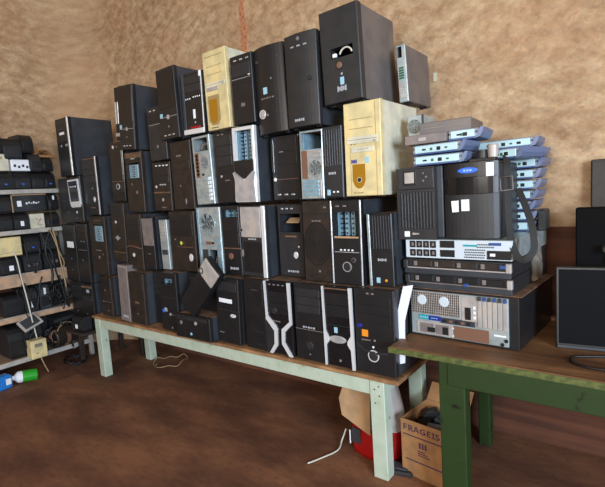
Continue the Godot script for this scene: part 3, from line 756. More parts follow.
	tower("computer_tower", [-2.716, 1.742, 0.196, 0.375, 0.1, -1.93], "tower with silver top sockets, low behind the leaning pair at top left", C, [["ports", 0.1, 0.6, 0.93, 2, S], ["bays", 0.70, 0.88, 1, K], ["pan", 0.1, 0.665, 0.75, 0.675, S, 0.003, "trim_strip"], ["led", 0.5, 0.26, 0.012, G]])
	tower("computer_tower", [-2.506, 1.860, 0.192, 0.462, -0.5, -1.885], "black tower with blue badge and pale belt line, left neighbour of the red-lined one", K, [["pan", 0.06, 0.44, 0.94, 0.95, M.gloss, 0.003, "upper_door"], ["badge", 0.12, 0.345, 0.026, 0.028, M.sky_label], ["led", 0.48, 0.315, 0.016, S], ["pan", 0.06, 0.312, 0.95, 0.320, S, 0.003, "belt_line"], ["led", 0.48, 0.18, 0.007, G], ["ports", 0.12, 0.8, 0.06, 3, S]], {"top": M.side})
	tower("computer_tower", [-2.294, 1.866, 0.195, 0.385, 1.4, -1.915], "black tower with white segmented marks, a white upright button and red line", K, [["ports", 0.12, 0.42, 0.585, 3, W], ["ports", 0.5, 0.9, 0.60, 4, W], ["bays", 0.68, 0.95, 2, C], ["pan", 0.50, 0.25, 0.60, 0.40, W, 0.004, "upright_button"], ["led", 0.57, 0.19, 0.007, S], ["pan", 0.32, 0.095, 0.80, 0.125, M.red, 0.003, "red_line"], ["pan", 0.0, 0.0, 1.0, 0.085, M.bright_silver, 0.008, "silver_foot"], ["pan", 0.90, 0.90, 1.0, 0.99, W, 0.008, "white_corner"], ["pan", 0.96, 0.0, 1.0, 1.0, S, 0.005, "silver_strip"], ["pan", 0.0, 0.0, 0.12, 1.0, M.side, 0.004, "blue_edge"]], {"top": M.side})
	tower("computer_tower", [-2.084, 1.868, 0.200, 0.475, 0.0, -1.93], "cream tower with a gold shield among black ones along the pile's top", M.cream, [["pan", 0.1, 0.925, 0.88, 0.932, M.cream_line, 0.002, "trim_strip"], ["pan", 0.14, 0.80, 0.80, 0.806, M.cream_line, 0.002, "bay_seam"], ["pan", 0.14, 0.70, 0.80, 0.706, M.cream_line, 0.002, "bay_seam"], ["drive", 0.545, 0.60, M.cream_pale], ["pan", 0.1, 0.50, 0.62, 0.545, M.pale_gray, 0.005, "floppy_drive"], ["poly", M.cream_line, 0.002, "shield_frame", [[0.12, 0.44], [0.62, 0.44], [0.62, 0.12], [0.5, 0.06], [0.24, 0.06], [0.12, 0.12]]], ["poly", M.gold, 0.004, "gold_shield", [[0.18, 0.39], [0.52, 0.39], [0.52, 0.16], [0.45, 0.10], [0.35, 0.085], [0.25, 0.10], [0.18, 0.16]]], ["badge", 0.40, 0.20, 0.028, 0.016, M.cream], ["mark", 0.34, 0.03, 0.06, 0.008, M.brown_black]], {"side": M.cream_pale, "top": M.cream_pale})
	tower("computer_tower", [-1.866, 1.868, 0.170, 0.395, 0.4, -1.93], "black tower with three top sockets, between the cream tower and the bulging one", K, [["ports", 0.1, 0.95, 0.93, 3, S], ["pan", 0.04, 0.655, 0.9, 0.664, S, 0.003, "trim_strip"], ["badge", 0.86, 0.70, 0.016, 0.014, W], ["bays", 0.69, 0.88, 1, C], ["pan", 0.04, 0.59, 0.96, 0.598, C, 0.003, "trim_strip"], ["mark", 0.5, 0.28, 0.03, 0.022, G]], {"top": M.side})
	tower("computer_tower", [-1.665, 1.788, 0.214, 0.478, -0.8, -1.93], "bulging glossy black tower with blue-white sticker and round silver button at lower left", K, [["pan", 0.10, 0.83, 0.86, 0.865, M.side, 0.003, "blue_band"], ["badge", 0.40, 0.495, 0.028, 0.036, M.sky_label, "blue_sticker"], ["mark", 0.45, 0.41, 0.10, 0.008, G], ["btn", 0.24, 0.235, 0.025, S, M.bright_silver], ["led", 0.42, 0.215, 0.007, G], ["led", 0.62, 0.62, 0.006, G]], {"bulge": 0.022, "top": M.side, "bezel": 0.05})
	tower("computer_tower", [-1.434, 1.790, 0.204, 0.474, 0.6, -1.91], "rounded charcoal tower with three white top sockets beside the wired black tower", C, [["ports", 0.2, 0.8, 0.865, 3, S], ["btn", 0.80, 0.50, 0.011, C, C], ["led", 0.5, 0.94, 0.010, G], ["mark", 0.42, 0.075, 0.065, 0.014, W], ["pan", 0.03, 0.80, 0.97, 0.806, M.black, 0.002, "trim_strip"], ["pan", 0.03, 0.50, 0.97, 0.505, M.black, 0.002, "trim_strip"]], {"bulge": 0.014, "top": M.side, "bezel": 0.045})
	tower("computer_tower", [-1.192, 1.874, 0.218, 0.452, -1.0, -1.93], "largest black tower at the top right with a white cable looping from a torn opening", M.charcoal, [["hole", 0.26, 0.475, 0.84, 0.585, "wire"], ["btn", 0.48, 0.395, 0.020, M.copper, C], ["badge", 0.52, 0.225, 0.022, 0.036, M.sky_label, "blue_sticker"], ["mark", 0.50, 0.145, 0.055, 0.026, W], ["led", 0.52, 0.30, 0.006, S]], {"side": M.side_brown, "top": M.side_brown, "deep": 0.38, "bezel": 0.04})
	tower("computer_tower", [-0.996, 1.872, 0.050, 0.290, -2.0, -2.20], "slim bare-metal case standing behind the wired black tower, its steel edge facing out", M.steel, [["hole", 0.1, 0.78, 0.62, 0.97, "dark"], ["slots", 0.2, 0.40, 0.72, 0.62, 5, M.board], ["slots", 0.2, 0.06, 0.8, 0.34, 3, M.pale_gray]], {"side": M.side_brown, "top": M.side_brown, "front_name": "rear_plate", "bezel": 0.006, "deep": 0.30})
	# loose front panel tilted against the bottom row
	var lp := thing("loose_front_panel", "loose tower front with a pale grey end and ring button, tilted across the bottom row", "computer panel", Vector3(-2.40, 0.765, -1.842), Vector3(0, 0, -45))
	var pb := bezel_mesh(0.158, 0.42, 0.045, [], 0.006)
	pb.box(Vector3(0, 0.21, -0.03), Vector3(0.15, 0.412, 0.028))
	put("panel_shell", pb, M.black, lp).position = Vector3(0, -0.02, 0.03)
	var pg := MB.new()
	pg.span(Vector3(-0.076, 0.275, 0.02), Vector3(0.076, 0.392, 0.034), 0.003)
	put("grey_cover", pg, M.pale_gray, lp)
	var pr := MB.new()
	pr.ring(Vector3(-0.052, 0.30, 0.033), 0.014, 0.021, 0.004)
	put("ring_button", pr, M.side, lp)
	var pd := MB.new()
	pd.knob(Vector3(-0.052, 0.30, 0.033), 0.013, 0.003)
	put("button_centre", pd, M.pale_gray, lp)

# ---------------------------------------------------------------- room
func build_room() -> void:
	var mb := MB.new()
	mb.span(Vector3(-5.0, -0.12, WALL_Z - 0.2), Vector3(3.4, 0, 4.4))
	struct("floor", mb, M.floor)
	mb = MB.new()
	mb.span(Vector3(-5.05, 0, WALL_Z - 0.2), Vector3(3.4, 4.3, WALL_Z))
	struct("wall_back", mb, M.wall)
	mb = MB.new()
	mb.span(Vector3(-5.05, 0, WALL_Z), Vector3(-4.85, 4.3, 4.4))
	struct("wall_left", mb, M.wall)
	# right wall, with the wide daylight opening that rakes the pile's sides
	mb = MB.new()
	mb.span(Vector3(3.2, 0, WALL_Z), Vector3(3.4, 1.0, 4.2))
	mb.span(Vector3(3.2, 2.5, WALL_Z), Vector3(3.4, 4.3, 4.2))
	mb.span(Vector3(3.2, 1.0, WALL_Z), Vector3(3.4, 2.5, 0.4))
	mb.span(Vector3(3.2, 1.0, 2.4), Vector3(3.4, 2.5, 4.2))
	struct("wall_right", mb, M.wall)
	# front wall behind the camera, with a long high window
	mb = MB.new()
	mb.span(Vector3(-4.85, 0, 4.2), Vector3(-2.0, 4.3, 4.4))
	mb.span(Vector3(1.6, 0, 4.2), Vector3(3.4, 4.3, 4.4))
	mb.span(Vector3(-2.0, 2.9, 4.2), Vector3(1.6, 4.3, 4.4))
	mb.span(Vector3(-2.0, 0, 4.2), Vector3(1.6, 1.7, 4.4))
	struct("wall_front", mb, M.wall)
	mb = MB.new()
	mb.span(Vector3(-5.05, 4.3, WALL_Z - 0.2), Vector3(3.4, 4.5, 4.4))
	struct("ceiling", mb, M.ceiling)
	# the earth plaster sweeps round the inner corner without an edge
	mb = MB.new(true)
	var arc := []
	for i in 13:
		var a := PI / 2 * i / 12.0
		arc.append(Vector2(-4.85 + 0.55 - 0.551 * sin(a), WALL_Z + 0.55 - 0.551 * cos(a)))
	for i in 12:
		var p: Vector2 = arc[i]
		var q: Vector2 = arc[i + 1]
		mb.fan([Vector3(p.x, 0, p.y), Vector3(q.x, 0, q.y), Vector3(q.x, 4.3, q.y), Vector3(p.x, 4.3, p.y)], Vector3(1, 0, 1))
	struct("wall_corner", mb, M.wall)
	# the lower band of the walls, a darker red-brown up to a level edge
	mb = MB.new()
	mb.span(Vector3(-4.85, 0, WALL_Z - 0.01), Vector3(3.2, 1.195, WALL_Z + 0.006))
	struct("trim_2", mb, M.dado)
	mb = MB.new()
	mb.span(Vector3(-4.86, 0, WALL_Z), Vector3(-4.844, 1.195, 4.2))
	struct("trim_3", mb, M.dado)
	# a reddish mortar streak running down the back wall above the pile
	mb = MB.new()
	var rng := RandomNumberGenerator.new()
	rng.seed = 7
	var lft := []
	var rgt := []
	for i in 16:
		var y := 2.30 + i * 0.055
		lft.append(Vector2(-2.50 + rng.randf_range(-0.018, 0.018), y))
		rgt.append(Vector2(-2.455 + rng.randf_range(-0.018, 0.018), y))
	rgt.reverse()
	mb.prism(PackedVector2Array(lft + rgt), WALL_Z - 0.01, WALL_Z + 0.006)
	var tr := struct("trim_1", mb, M.orange_wall)
	tr.set_meta("label", "orange mortar streak down the tan wall")

# ---------------------------------------------------------------- tables
func build_tables() -> void:
	var t := thing("work_table", "long low table with pale green painted frame carrying the pile of towers", "table", Vector3(-2.365, 0, -2.125))
	var mb := MB.new()
	mb.span(Vector3(-1.435, 0.513, -0.265), Vector3(1.435, TABLE_Y, 0.265), 0.004)
	put("tabletop", mb, M.wood_edge, t)
	for s in [[-1.36, 0.225], [1.315, 0.225], [-1.36, -0.22], [1.315, -0.22]]:
		mb = MB.new()
		mb.span(Vector3(s[0] - 0.04, 0, s[1] - 0.035), Vector3(s[0] + 0.04, 0.513, s[1] + 0.035), 0.004)
		var leg := put("leg", mb, M.pale_paint, t)
		if s[1] > 0.0 and s[0] > 0.0:
			var nb := MB.new()
			for k in [[-0.012, 0.47], [0.014, 0.44], [-0.01, 0.40], [0.012, 0.488]]:
				nb.knob(Vector3(s[0] + k[0], k[1], s[1] + 0.034), 0.004, 0.003, 8)
			put("nail_heads", nb, M.brown_black, leg)
	mb = MB.new()
	mb.span(Vector3(-1.32, 0.435, 0.226), Vector3(1.275, 0.513, 0.254), 0.003)
	put("front_rail", mb, M.pale_paint, t)
	mb = MB.new()
	mb.span(Vector3(-1.32, 0.435, -0.248), Vector3(1.275, 0.513, -0.22), 0.003)
	put("rear_rail", mb, M.pale_paint, t)
	for x in [-1.375, 1.33]:
		mb = MB.new()
		mb.span(Vector3(x - 0.014, 0.435, -0.185), Vector3(x + 0.014, 0.513, 0.19), 0.003)
		put("end_rail", mb, M.pale_paint, t)
	# low dark stand under the two columns left of the table
	t = thing("low_stand", "low dark wooden stand in the gloom left of the pale table", "stand", Vector3(-4.09, 0, -2.16))
	mb = MB.new()
	mb.span(Vector3(-0.20, 0.355, -0.24), Vector3(0.24, 0.382, 0.37), 0.004)
	put("stand_top", mb, M.brown_black, t)
	for sx in [-0.17, 0.21]:
		for sz in [-0.2, 0.20]:
			mb = MB.new()
			mb.span(Vector3(sx - 0.02, 0, sz - 0.02), Vector3(sx + 0.02, 0.355, sz + 0.02), 0.003)
			put("leg", mb, M.brown_black, t)
	# green table
	t = thing("green_table", "worn wooden table with thick dark green frame under the server gear", "table", Vector3(0.03, 0, -2.15))
	mb = MB.new()
	mb.span(Vector3(-0.965, GREEN_Y - 0.026, -0.40), Vector3(1.2, GREEN_Y, 0.352), 0.004)
	put("tabletop", mb, M.wood, t)
	mb = MB.new()
	mb.span(Vector3(-0.967, GREEN_Y - 0.029, 0.352), Vector3(1.2, GREEN_Y - 0.003, 0.358), 0.002)
	mb.span(Vector3(-0.971, GREEN_Y - 0.029, -0.40), Vector3(-0.965, GREEN_Y - 0.003, 0.358), 0.002)
	put("painted_edge", mb, M.green_worn, t)
	mb = MB.new()
	mb.span(Vector3(-0.70, 0.60, 0.325), Vector3(1.17, GREEN_Y - 0.026, 0.352), 0.003)
	put("front_rail", mb, M.green_paint, t)
	mb = MB.new()
	mb.span(Vector3(-0.70, 0.60, -0.34), Vector3(1.17, GREEN_Y - 0.026, -0.315), 0.003)
	put("rear_rail", mb, M.green_paint, t)
	for s in [[-0.685, 0.312, 0.055], [1.12, 0.312, 0.055], [-0.735, -0.31, 0.03], [1.12, -0.31, 0.03]]:
		mb = MB.new()
		mb.span(Vector3(s[0] - s[2], 0, s[1] - 0.035), Vector3(s[0] + s[2], GREEN_Y - 0.026, s[1] + 0.035), 0.004)
		put("leg", mb, M.green_paint, t)
	var bd := MB.new()
	bd.span(Vector3(-0.50, GREEN_Y, -2.545), Vector3(-0.235, GREEN_Y + 0.02, -2.50), 0.002)
	tag(put("wooden_batten", bd, M.wood), "strip of bare wood lying along the green table's back edge", "wood strip")

# ---------------------------------------------------------------- left shelf
func sz(px: float) -> float:
	return -1.475 - 0.0088 * px

# black moulded box: a profile with a rounded front shoulder, pushed along z; fronts face +x
func electronics_box(label: String, x: float, y: float, z: float, deep: float, high: float, long: float, m: Material, extra := "", turn := Vector3.ZERO) -> Node3D:
	var o := thing("electronics_box", label, "electronics box", Vector3(x, y, z), turn, "black electronics boxes on the shelf unit")
	var pts := PackedVector2Array()
	for p in [[-1, 0.0], [-1, 0.96], [-0.9, 1.0], [0.45, 1.0], [0.72, 0.95], [0.9, 0.82], [1.0, 0.6], [1.0, 0.1], [0.95, 0.0]]:
		pts.append(Vector2(p[0] * deep / 2, p[1] * high))
	var mb := MB.new()
	mb.prism(pts, -long / 2 + 0.006, long / 2 - 0.006)
	put("housing", mb, m, o)
	var eb := MB.new()
	var inner := PackedVector2Array()
	for p in pts:
		inner.append(Vector2(p.x * 0.93, high * 0.5 + (p.y - high * 0.5) * 0.93))
	eb.prism(inner, -long / 2, long / 2)
	put("end_cap", eb, M.charcoal, o)
	var fp := MB.new()
	fp.span(Vector3(deep / 2 - 0.002, high * 0.18, -long * 0.38), Vector3(deep / 2 + 0.003, high * 0.55, long * 0.38), 0.002)
	put("front_plate", fp, M.black, o)
	if extra == "white":
		var wb := MB.new()
		wb.span(Vector3(deep / 2, high * 0.22, -long * 0.1), Vector3(deep / 2 + 0.005, high * 0.5, long * 0.12), 0.001)
		put("white_marking", wb, M.label_white, o)
	elif extra == "light":
		var wb := MB.new()
		wb.box(Vector3(deep / 2 + 0.002, high * 0.75, 0), Vector3(0.008, high * 0.25, long * 0.18), 0.002)
		put("white_lamp", wb, M.label_white, o)
	elif extra == "outlets":
		for k in 3:
			var wb := MB.new()
			wb.box(Vector3(deep / 2 + 0.003, high * 0.36, (k - 1) * long * 0.24), Vector3(0.005, high * 0.16, long * 0.13), 0.001)
			put("outlet", wb, M.gray, o)
	elif extra == "blue":
		var wb := MB.new()
		wb.box(Vector3(deep / 2 + 0.003, high * 0.3, 0), Vector3(0.004, 0.012, 0.02), 0.001)
		put("blue_lamp", wb, M.blue, o)
	return o

func plain_box(called: String, category: String, label: String, where: Vector3, size: Vector3, m: Material, turn := Vector3.ZERO) -> Node3D:
	var o := thing(called, label, category, where, turn)
	var mb := MB.new()
	mb.box(Vector3(0, size.y / 2, 0), size, 0.006)
	put("housing", mb, m, o)
	return o

func cable(label: String, pts: Array, r: float, m: Material, group := "cables hanging on the shelf unit") -> Node3D:
	var mb := MB.new(true)
	mb.tube(curve(pts), r)
	return tag(put("cable", mb, m), label, "cable", group)

func coil(label: String, c: Vector3, r: float, turns: float, m: Material, tilt := Vector3.ZERO, thick := 0.006) -> void:
	var rng := RandomNumberGenerator.new()
	rng.seed = int(absf(c.z) * 1000.0) + int(r * 500.0)
	var pts := []
	var n := int(turns * 14)
	var b := Basis.from_euler(tilt)
	for i in n + 1:
		var a := TAU * i / 14.0
		var rr := r * (1.0 + rng.randf_range(-0.14, 0.12))
		pts.append(c + b * Vector3(rng.randf_range(-0.022, 0.022), sin(a) * rr, cos(a) * rr))
	var mb := MB.new(true)
	mb.tube(curve(pts, 3), thick, 5)
	tag(put("coiled_cable", mb, m), label, "cable", "coiled cables on the lower shelves")

func build_shelf() -> void:
	var X := SHELF_X
	var sh := thing("shelf_unit", "crowded open shelf unit along the left wall, five boards", "shelf", Vector3(X - 0.21, 0, -1.55))
	for s in [[1.655, 0.030, M.shelf_metal, "metal_shelf"], [1.300, 0.030, M.shelf_metal, "metal_shelf"], [0.910, 0.105, M.shelf_tan, "wooden_shelf"], [0.545, 0.045, M.shelf_tan, "wooden_shelf"], [0.165, 0.035, M.rust_wood, "wooden_shelf"]]:
		var mb := MB.new()
		mb.span(Vector3(-0.21, s[0] - s[1], -0.60), Vector3(0.21, s[0], 0.85), 0.003)
		var board := put(s[3], mb, s[2], sh)
		if s[1] < 0.04:
			var lp := MB.new()
			lp.span(Vector3(0.205, s[0] - s[1] - 0.006, -0.60), Vector3(0.214, s[0] + 0.002, 0.85), 0.002)
			put("shelf_lip", lp, M.shelf_metal, board)
		else:
			var lp := MB.new()
			lp.span(Vector3(0.19, s[0], -0.60), Vector3(0.215, s[0] + 0.008, 0.85), 0.002)
			put("shelf_lip", lp, M.shelf_metal, board)
	for p in [[-0.19, -0.58], [0.19, -0.58], [-0.19, 0.83], [0.19, 0.83]]:
		var mb := MB.new()
		mb.span(Vector3(p[0] - 0.018, 0, p[1] - 0.018), Vector3(p[0] + 0.018, 1.70, p[1] + 0.018), 0.002)
		put("upright", mb, M.shelf_metal, sh)
	var fx := X - 0.008          # fronts
	var y1 := 1.656
	var K: Material = M.black
	# top board, lower row
	electronics_box("black box on the top board cut by the photo's left edge, under the cream box", fx - 0.14, y1, sz(-6), 0.26, 0.165, 0.125, K)
	electronics_box("second black rounded box from the left on the top shelf board", fx - 0.14, y1, sz(10), 0.26, 0.165, 0.135, K, "blue")
	electronics_box("black rounded box under the white carton with black marks", fx - 0.14, y1, sz(25.5), 0.26, 0.165, 0.130, K, "blue")
	electronics_box("fourth black box on the top shelf board, under a black box pair", fx - 0.14, y1, sz(40), 0.26, 0.160, 0.105, K)
	electronics_box("last black box on the top board, touching the dark towers", fx - 0.14, y1, sz(52), 0.26, 0.160, 0.095, K, "blue")
	var c := plain_box("cream_box", "box", "small cream box on the top shelf board's black boxes", Vector3(fx - 0.13, y1 + 0.166, sz(8)), Vector3(0.22, 0.145, 0.135), M.cream_pale)
	var mk := MB.new()
	mk.box(Vector3(0.111, 0.11, 0.01), Vector3(0.002, 0.022, 0.05))
	put("gold_marking", mk, M.cream_line, c)
	c = plain_box("white_carton", "box", "small white carton with black marks on the top shelf boxes", Vector3(fx - 0.13, y1 + 0.166, sz(26)), Vector3(0.22, 0.10, 0.155), M.label_white)
	for k in 4:
		mk = MB.new()
		mk.box(Vector3(0.111, 0.035 + 0.01 * (k % 2), -0.05 + 0.033 * k), Vector3(0.002, 0.022, 0.018))
		put("black_marking", mk, M.dark, c)
	electronics_box("black box right of the white carton on top of the shelf", fx - 0.14, y1 + 0.162, sz(39.5), 0.26, 0.165, 0.105, M.charcoal)
	electronics_box("topmost-tier black box nearest the dark towers, below the brown crumple", fx - 0.14, y1 + 0.162, sz(51.5), 0.26, 0.13, 0.095, K)
	electronics_box("black rounded box atop the cream box, at the photo's left edge", fx - 0.14, y1 + 0.312, sz(4), 0.24, 0.165, 0.14, K, "", Vector3(0, 4, 0))
	electronics_box("black rounded box atop the white carton, left of a similar one", fx - 0.12, y1 + 0.267, sz(21), 0.24, 0.185, 0.135, K, "", Vector3(0, -6, 0))
	electronics_box("highest black rounded box, right one of the pair above the white carton", fx - 0.15, y1 + 0.328, sz(34), 0.24, 0.165, 0.105, K, "", Vector3(0, 5, 0))
	var cr := thing("crumpled_paper", "crumpled brown paper lying on the shelf's top boxes beside the dark towers", "paper", Vector3(fx - 0.14, y1 + 0.292, sz(51)))
	var cm := MB.new()
	var rng := RandomNumberGenerator.new()
	rng.seed = 77
	var grid := []
	for i in 9:
		var row := []
		for j in 9:
			row.append(Vector3(-0.11 + 0.0275 * i, rng.randf_range(0.0, 0.05) + 0.05 * sin(PI * j / 8.0), 0.085 - 0.021 * j))
		grid.append(row)
	for i in 8:
		for j in 8:
			cm.fan([grid[i][j], grid[i + 1][j], grid[i + 1][j + 1]], Vector3.UP)
			cm.fan([grid[i][j], grid[i + 1][j + 1], grid[i][j + 1]], Vector3.UP)
	cm.box(Vector3(0, 0.012, 0), Vector3(0.2, 0.022, 0.15), 0.004)
	put("crumpled_sheet", cm, M.card, cr)
	# second board
	var y2 := 1.301
	electronics_box("leftmost black box on the second shelf board's lower tier", fx - 0.14, y2, sz(3), 0.26, 0.155, 0.15, K)
	electronics_box("black box left of the scribbled cream carton on the second board", fx - 0.14, y2, sz(20), 0.26, 0.155, 0.125, K, "white")
	c = plain_box("cream_carton", "box", "cream carton with a red scribble on the second shelf board", Vector3(fx - 0.14, y2, sz(35)), Vector3(0.24, 0.135, 0.125), M.cream_pale)
	var sc := MB.new(true)
	sc.tube(curve([Vector3(0.121, 0.10, 0.02), Vector3(0.121, 0.075, -0.005), Vector3(0.121, 0.085, -0.03), Vector3(0.121, 0.04, 0.0), Vector3(0.121, 0.03, -0.035)]), 0.002, 5)
	put("red_scribble", sc, M.red, c)
	electronics_box("dark box right of the scribbled cream carton on the second board", fx - 0.14, y2, sz(50), 0.26, 0.14, 0.12, M.brown_black)
	electronics_box("black box at the photo's left edge on the second board's upper tier", fx - 0.14, y2 + 0.157, sz(3), 0.26, 0.165, 0.16, K)
	c = plain_box("black_carton", "box", "wide black carton edged in cream with white lettering, second shelf board", Vector3(fx - 0.14, y2 + 0.157, sz(29.5)), Vector3(0.24, 0.155, 0.29), K)
	mk = MB.new()
	mk.span(Vector3(0.115, 0.148, -0.147), Vector3(0.124, 0.157, 0.147), 0.001)
	mk.span(Vector3(0.115, 0.0, 0.138), Vector3(0.124, 0.157, 0.147), 0.001)
	put("cream_border", mk, M.card_light, c)
	mk = MB.new()
	mk.box(Vector3(0.121, 0.075, 0.085), Vector3(0.002, 0.05, 0.035))
	put("white_emblem", mk, M.label_white, c)
	mk = MB.new()
	for k in 6:
		mk.box(Vector3(0.121, 0.075 + 0.006 * (k % 2), 0.025 - 0.02 * k), Vector3(0.002, 0.018 - 0.005 * (k % 3), 0.013))
	put("white_lettering", mk, M.label_white, c)
	electronics_box("small black box with a white lamp beside the wide black carton", fx - 0.14, y2 + 0.157, sz(52.5), 0.26, 0.155, 0.09, K, "light")
	# third board
	var y3 := 0.919
	electronics_box("black box with white marks on the third board below the cream box", fx - 0.14, y3, sz(5), 0.26, 0.16, 0.16, K, "white")
	electronics_box("middle black box of the third board's lower tier, beside hanging cables", fx - 0.14, y3, sz(25), 0.26, 0.165, 0.15, M.charcoal, "outlets")
	electronics_box("right-hand black box of the third board's lower tier", fx - 0.14, y3, sz(44.3), 0.26, 0.175, 0.14, K, "outlets")
	c = plain_box("cream_box", "box", "yellowed cream box on the third board near the photo's left edge", Vector3(fx - 0.13, y3 + 0.162, sz(6)), Vector3(0.24, 0.165, 0.19), M.cream)
	mk = MB.new()
	mk.box(Vector3(0.121, 0.03, 0), Vector3(0.003, 0.004, 0.17))
	put("box_seam", mk, M.cream_line, c)
	electronics_box("black box right of the yellowed cream box, third board's upper tier", fx - 0.14, y3 + 0.167, sz(27), 0.26, 0.165, 0.125, K, "blue")
	electronics_box("black box at the right of the third board's upper tier", fx - 0.14, y3 + 0.178, sz(43), 0.26, 0.155, 0.13, M.charcoal)
	# fourth board
	var y4 := 0.546
	electronics_box("black box at the left end of the fourth board above an orange plank", fx - 0.14, y4, sz(3), 0.26, 0.19, 0.155, K)
	electronics_box("dark box left of the white hanging cable on the fourth board", fx - 0.14, y4, sz(19), 0.26, 0.225, 0.11, M.charcoal, "white")
	electronics_box("blue-black box right of the white hanging cable on the fourth board", fx - 0.14, y4, sz(32.5), 0.26, 0.235, 0.10, M.side, "light")
	coil("bundle of black cables with a round loop on the fourth shelf board", Vector3(fx - 0.04, y4 + 0.13, sz(50)), 0.085, 7, M.cable_black)
	coil("thick black cable bundle left of the round loop, fourth board", Vector3(fx - 0.04, y4 + 0.12, sz(42)), 0.07, 6, M.cable_black, Vector3(0, 0.4, 0.3))
	electronics_box("small dark box behind the cable bundles of the fourth board", fx - 0.22, y4, sz(46), 0.2, 0.25, 0.18, K)
	# fifth board
	var y5 := 0.174
	electronics_box("large black box at the photo's left edge on the lowest board", fx - 0.14, y5, sz(4), 0.26, 0.27, 0.18, K)
	electronics_box("narrow upright black box left of the cream adaptor on the lowest board", fx - 0.14, y5, sz(20.5), 0.26, 0.29, 0.08, K)
	c = plain_box("cream_adaptor", "adaptor", "cream adaptor box with a dangling plug on the lowest shelf board", Vector3(X + 0.056, y5 - 0.02, sz(15)), Vector3(0.1, 0.165, 0.135), M.cream)
	mk = MB.new()
	mk.box(Vector3(0.052, 0.12, 0.005), Vector3(0.012, 0.03, 0.06), 0.002)
	put("socket", mk, M.gray, c)
	mk = MB.new()
	mk.box(Vector3(0.051, 0.05, 0.02), Vector3(0.003, 0.01, 0.02))
	put("gold_marking", mk, M.cream_line, c)
	c = thing("flat_device", "grey flat device with pale rim tilted above the cream adaptor", "device", Vector3(X + 0.05, y5 + 0.30, sz(12)), Vector3(20, 0, -38))
	mk = MB.new()
	mk.box(Vector3(0, 0.01, 0), Vector3(0.13, 0.018, 0.17), 0.004)
	put("rim", mk, M.pale_gray, c)
	mk = MB.new()
	mk.box(Vector3(0, 0.02, 0), Vector3(0.10, 0.004, 0.13), 0.001)
	put("screen", mk, M.side, c)
	c = plain_box("black_carton", "box", "matt black carton behind the tilted grey device on the lowest board", Vector3(fx - 0.22, y5, sz(32)), Vector3(0.14, 0.30, 0.10), K)
	c = plain_box("flat_case", "device", "dark grey flat case lying over the cable coils of the lowest board", Vector3(fx - 0.1, y5 + 0.245, sz(50)), Vector3(0.2, 0.035, 0.22), M.charcoal, Vector3(4, 0, -8))
	mk = MB.new()
	mk.box(Vector3(0.101, 0.018, 0), Vector3(0.003, 0.008, 0.18))
	put("seam", mk, M.side, c)
	electronics_box("low black box under the dark grey flat case", fx - 0.16, y5, sz(50), 0.2, 0.235, 0.2, K)
	coil("black cable coil with a yellowish loop on the lowest board", Vector3(fx + 0.02, y5 + 0.12, sz(35)), 0.085, 5, M.cable_black, Vector3(0, 0.15, 0), 0.008)
	coil("thin tan cable loop on the lowest board beside the adaptor", Vector3(fx + 0.03, y5 + 0.11, sz(48)), 0.115, 1.4, M.cable_tan, Vector3(0, 0.3, 0.1), 0.004)
	coil("brown cable coil inside the black one on the lowest board", Vector3(fx + 0.045, y5 + 0.12, sz(35)), 0.05, 3, M.copper, Vector3(0, 0.15, 0), 0.005)
	c = thing("projector", "black cylindrical lens body lying at the right end of the lowest board", "lens", Vector3(X - 0.005, y5 + 0.094, -1.885), Vector3(0, 10, 0))
	mk = MB.new()
	mk.xf = Transform3D(Basis(Vector3.RIGHT, PI / 2), Vector3(0, 0, -0.13))
	mk.lathe([Vector2(0, 0), Vector2(0.075, 0), Vector2(0.08, 0.02), Vector2(0.08, 0.16), Vector2(0.092, 0.18), Vector2(0.092, 0.25), Vector2(0.08, 0.26), Vector2(0.06, 0.25), Vector2(0, 0.235)], 24)
	put("barrel", mk, M.brown_black, c)
	mk = MB.new()
	mk.ring(Vector3(0, 0, 0.0), 0.079, 0.094, 0.03, 24)
	put("focus_ring", mk, M.copper, c)
	electronics_box("black box with a white sticker on the low stand below the dark towers", -3.985, 0.383, -1.860, 0.10, 0.125, 0.14, K, "white", Vector3(0, -82, 0))
	# things on the floor under the lowest board
	c = thing("blue_pack", "small bright blue pack with a pale label on the floor under the shelf", "package", Vector3(X + 0.15, 0, sz(-23)), Vector3(0, 8, 0))
	mk = MB.new()
	mk.box(Vector3(0, 0.06, 0), Vector3(0.10, 0.115, 0.13), 0.014)
	put("wrapper", mk, M.sky_blue, c)
	mk = MB.new()
	mk.box(Vector3(0.051, 0.065, -0.03), Vector3(0.002, 0.05, 0.04))
	put("pale_label", mk, M.label_white, c)
	c = thing("green_bottle", "green and white plastic bottle lying on the floor under the shelf", "bottle", Vector3(X + 0.14, 0.05, sz(-3)), Vector3(-6, -12, 0))
	mk = MB.new(false)
	mk.xf = Transform3D(Basis(Vector3.RIGHT, -PI / 2), Vector3(0, 0, 0.02))
	mk.lathe([Vector2(0, 0), Vector2(0.045, 0.0), Vector2(0.05, 0.012), Vector2(0.05, 0.11), Vector2(0.045, 0.115), Vector2(0, 0.116)], 20)
	put("bottle_body", mk, M.green_plastic, c)
	mk = MB.new(false)
	mk.xf = Transform3D(Basis(Vector3.RIGHT, PI / 2), Vector3(0, 0, 0.018))
	mk.lathe([Vector2(0, 0), Vector2(0.049, 0.0), Vector2(0.049, 0.03), Vector2(0.03, 0.05), Vector2(0.018, 0.06), Vector2(0.018, 0.085), Vector2(0, 0.085)], 20)
	put("bottle_neck", mk, M.label_white, c)
	coil("tangle of black cable on the floor under the shelf's right end", Vector3(X + 0.09, 0.035, sz(50)), 0.09, 4, M.cable_black, Vector3(0, 0, 1.4), 0.007)
	# hanging cables
	var hx := X + 0.025
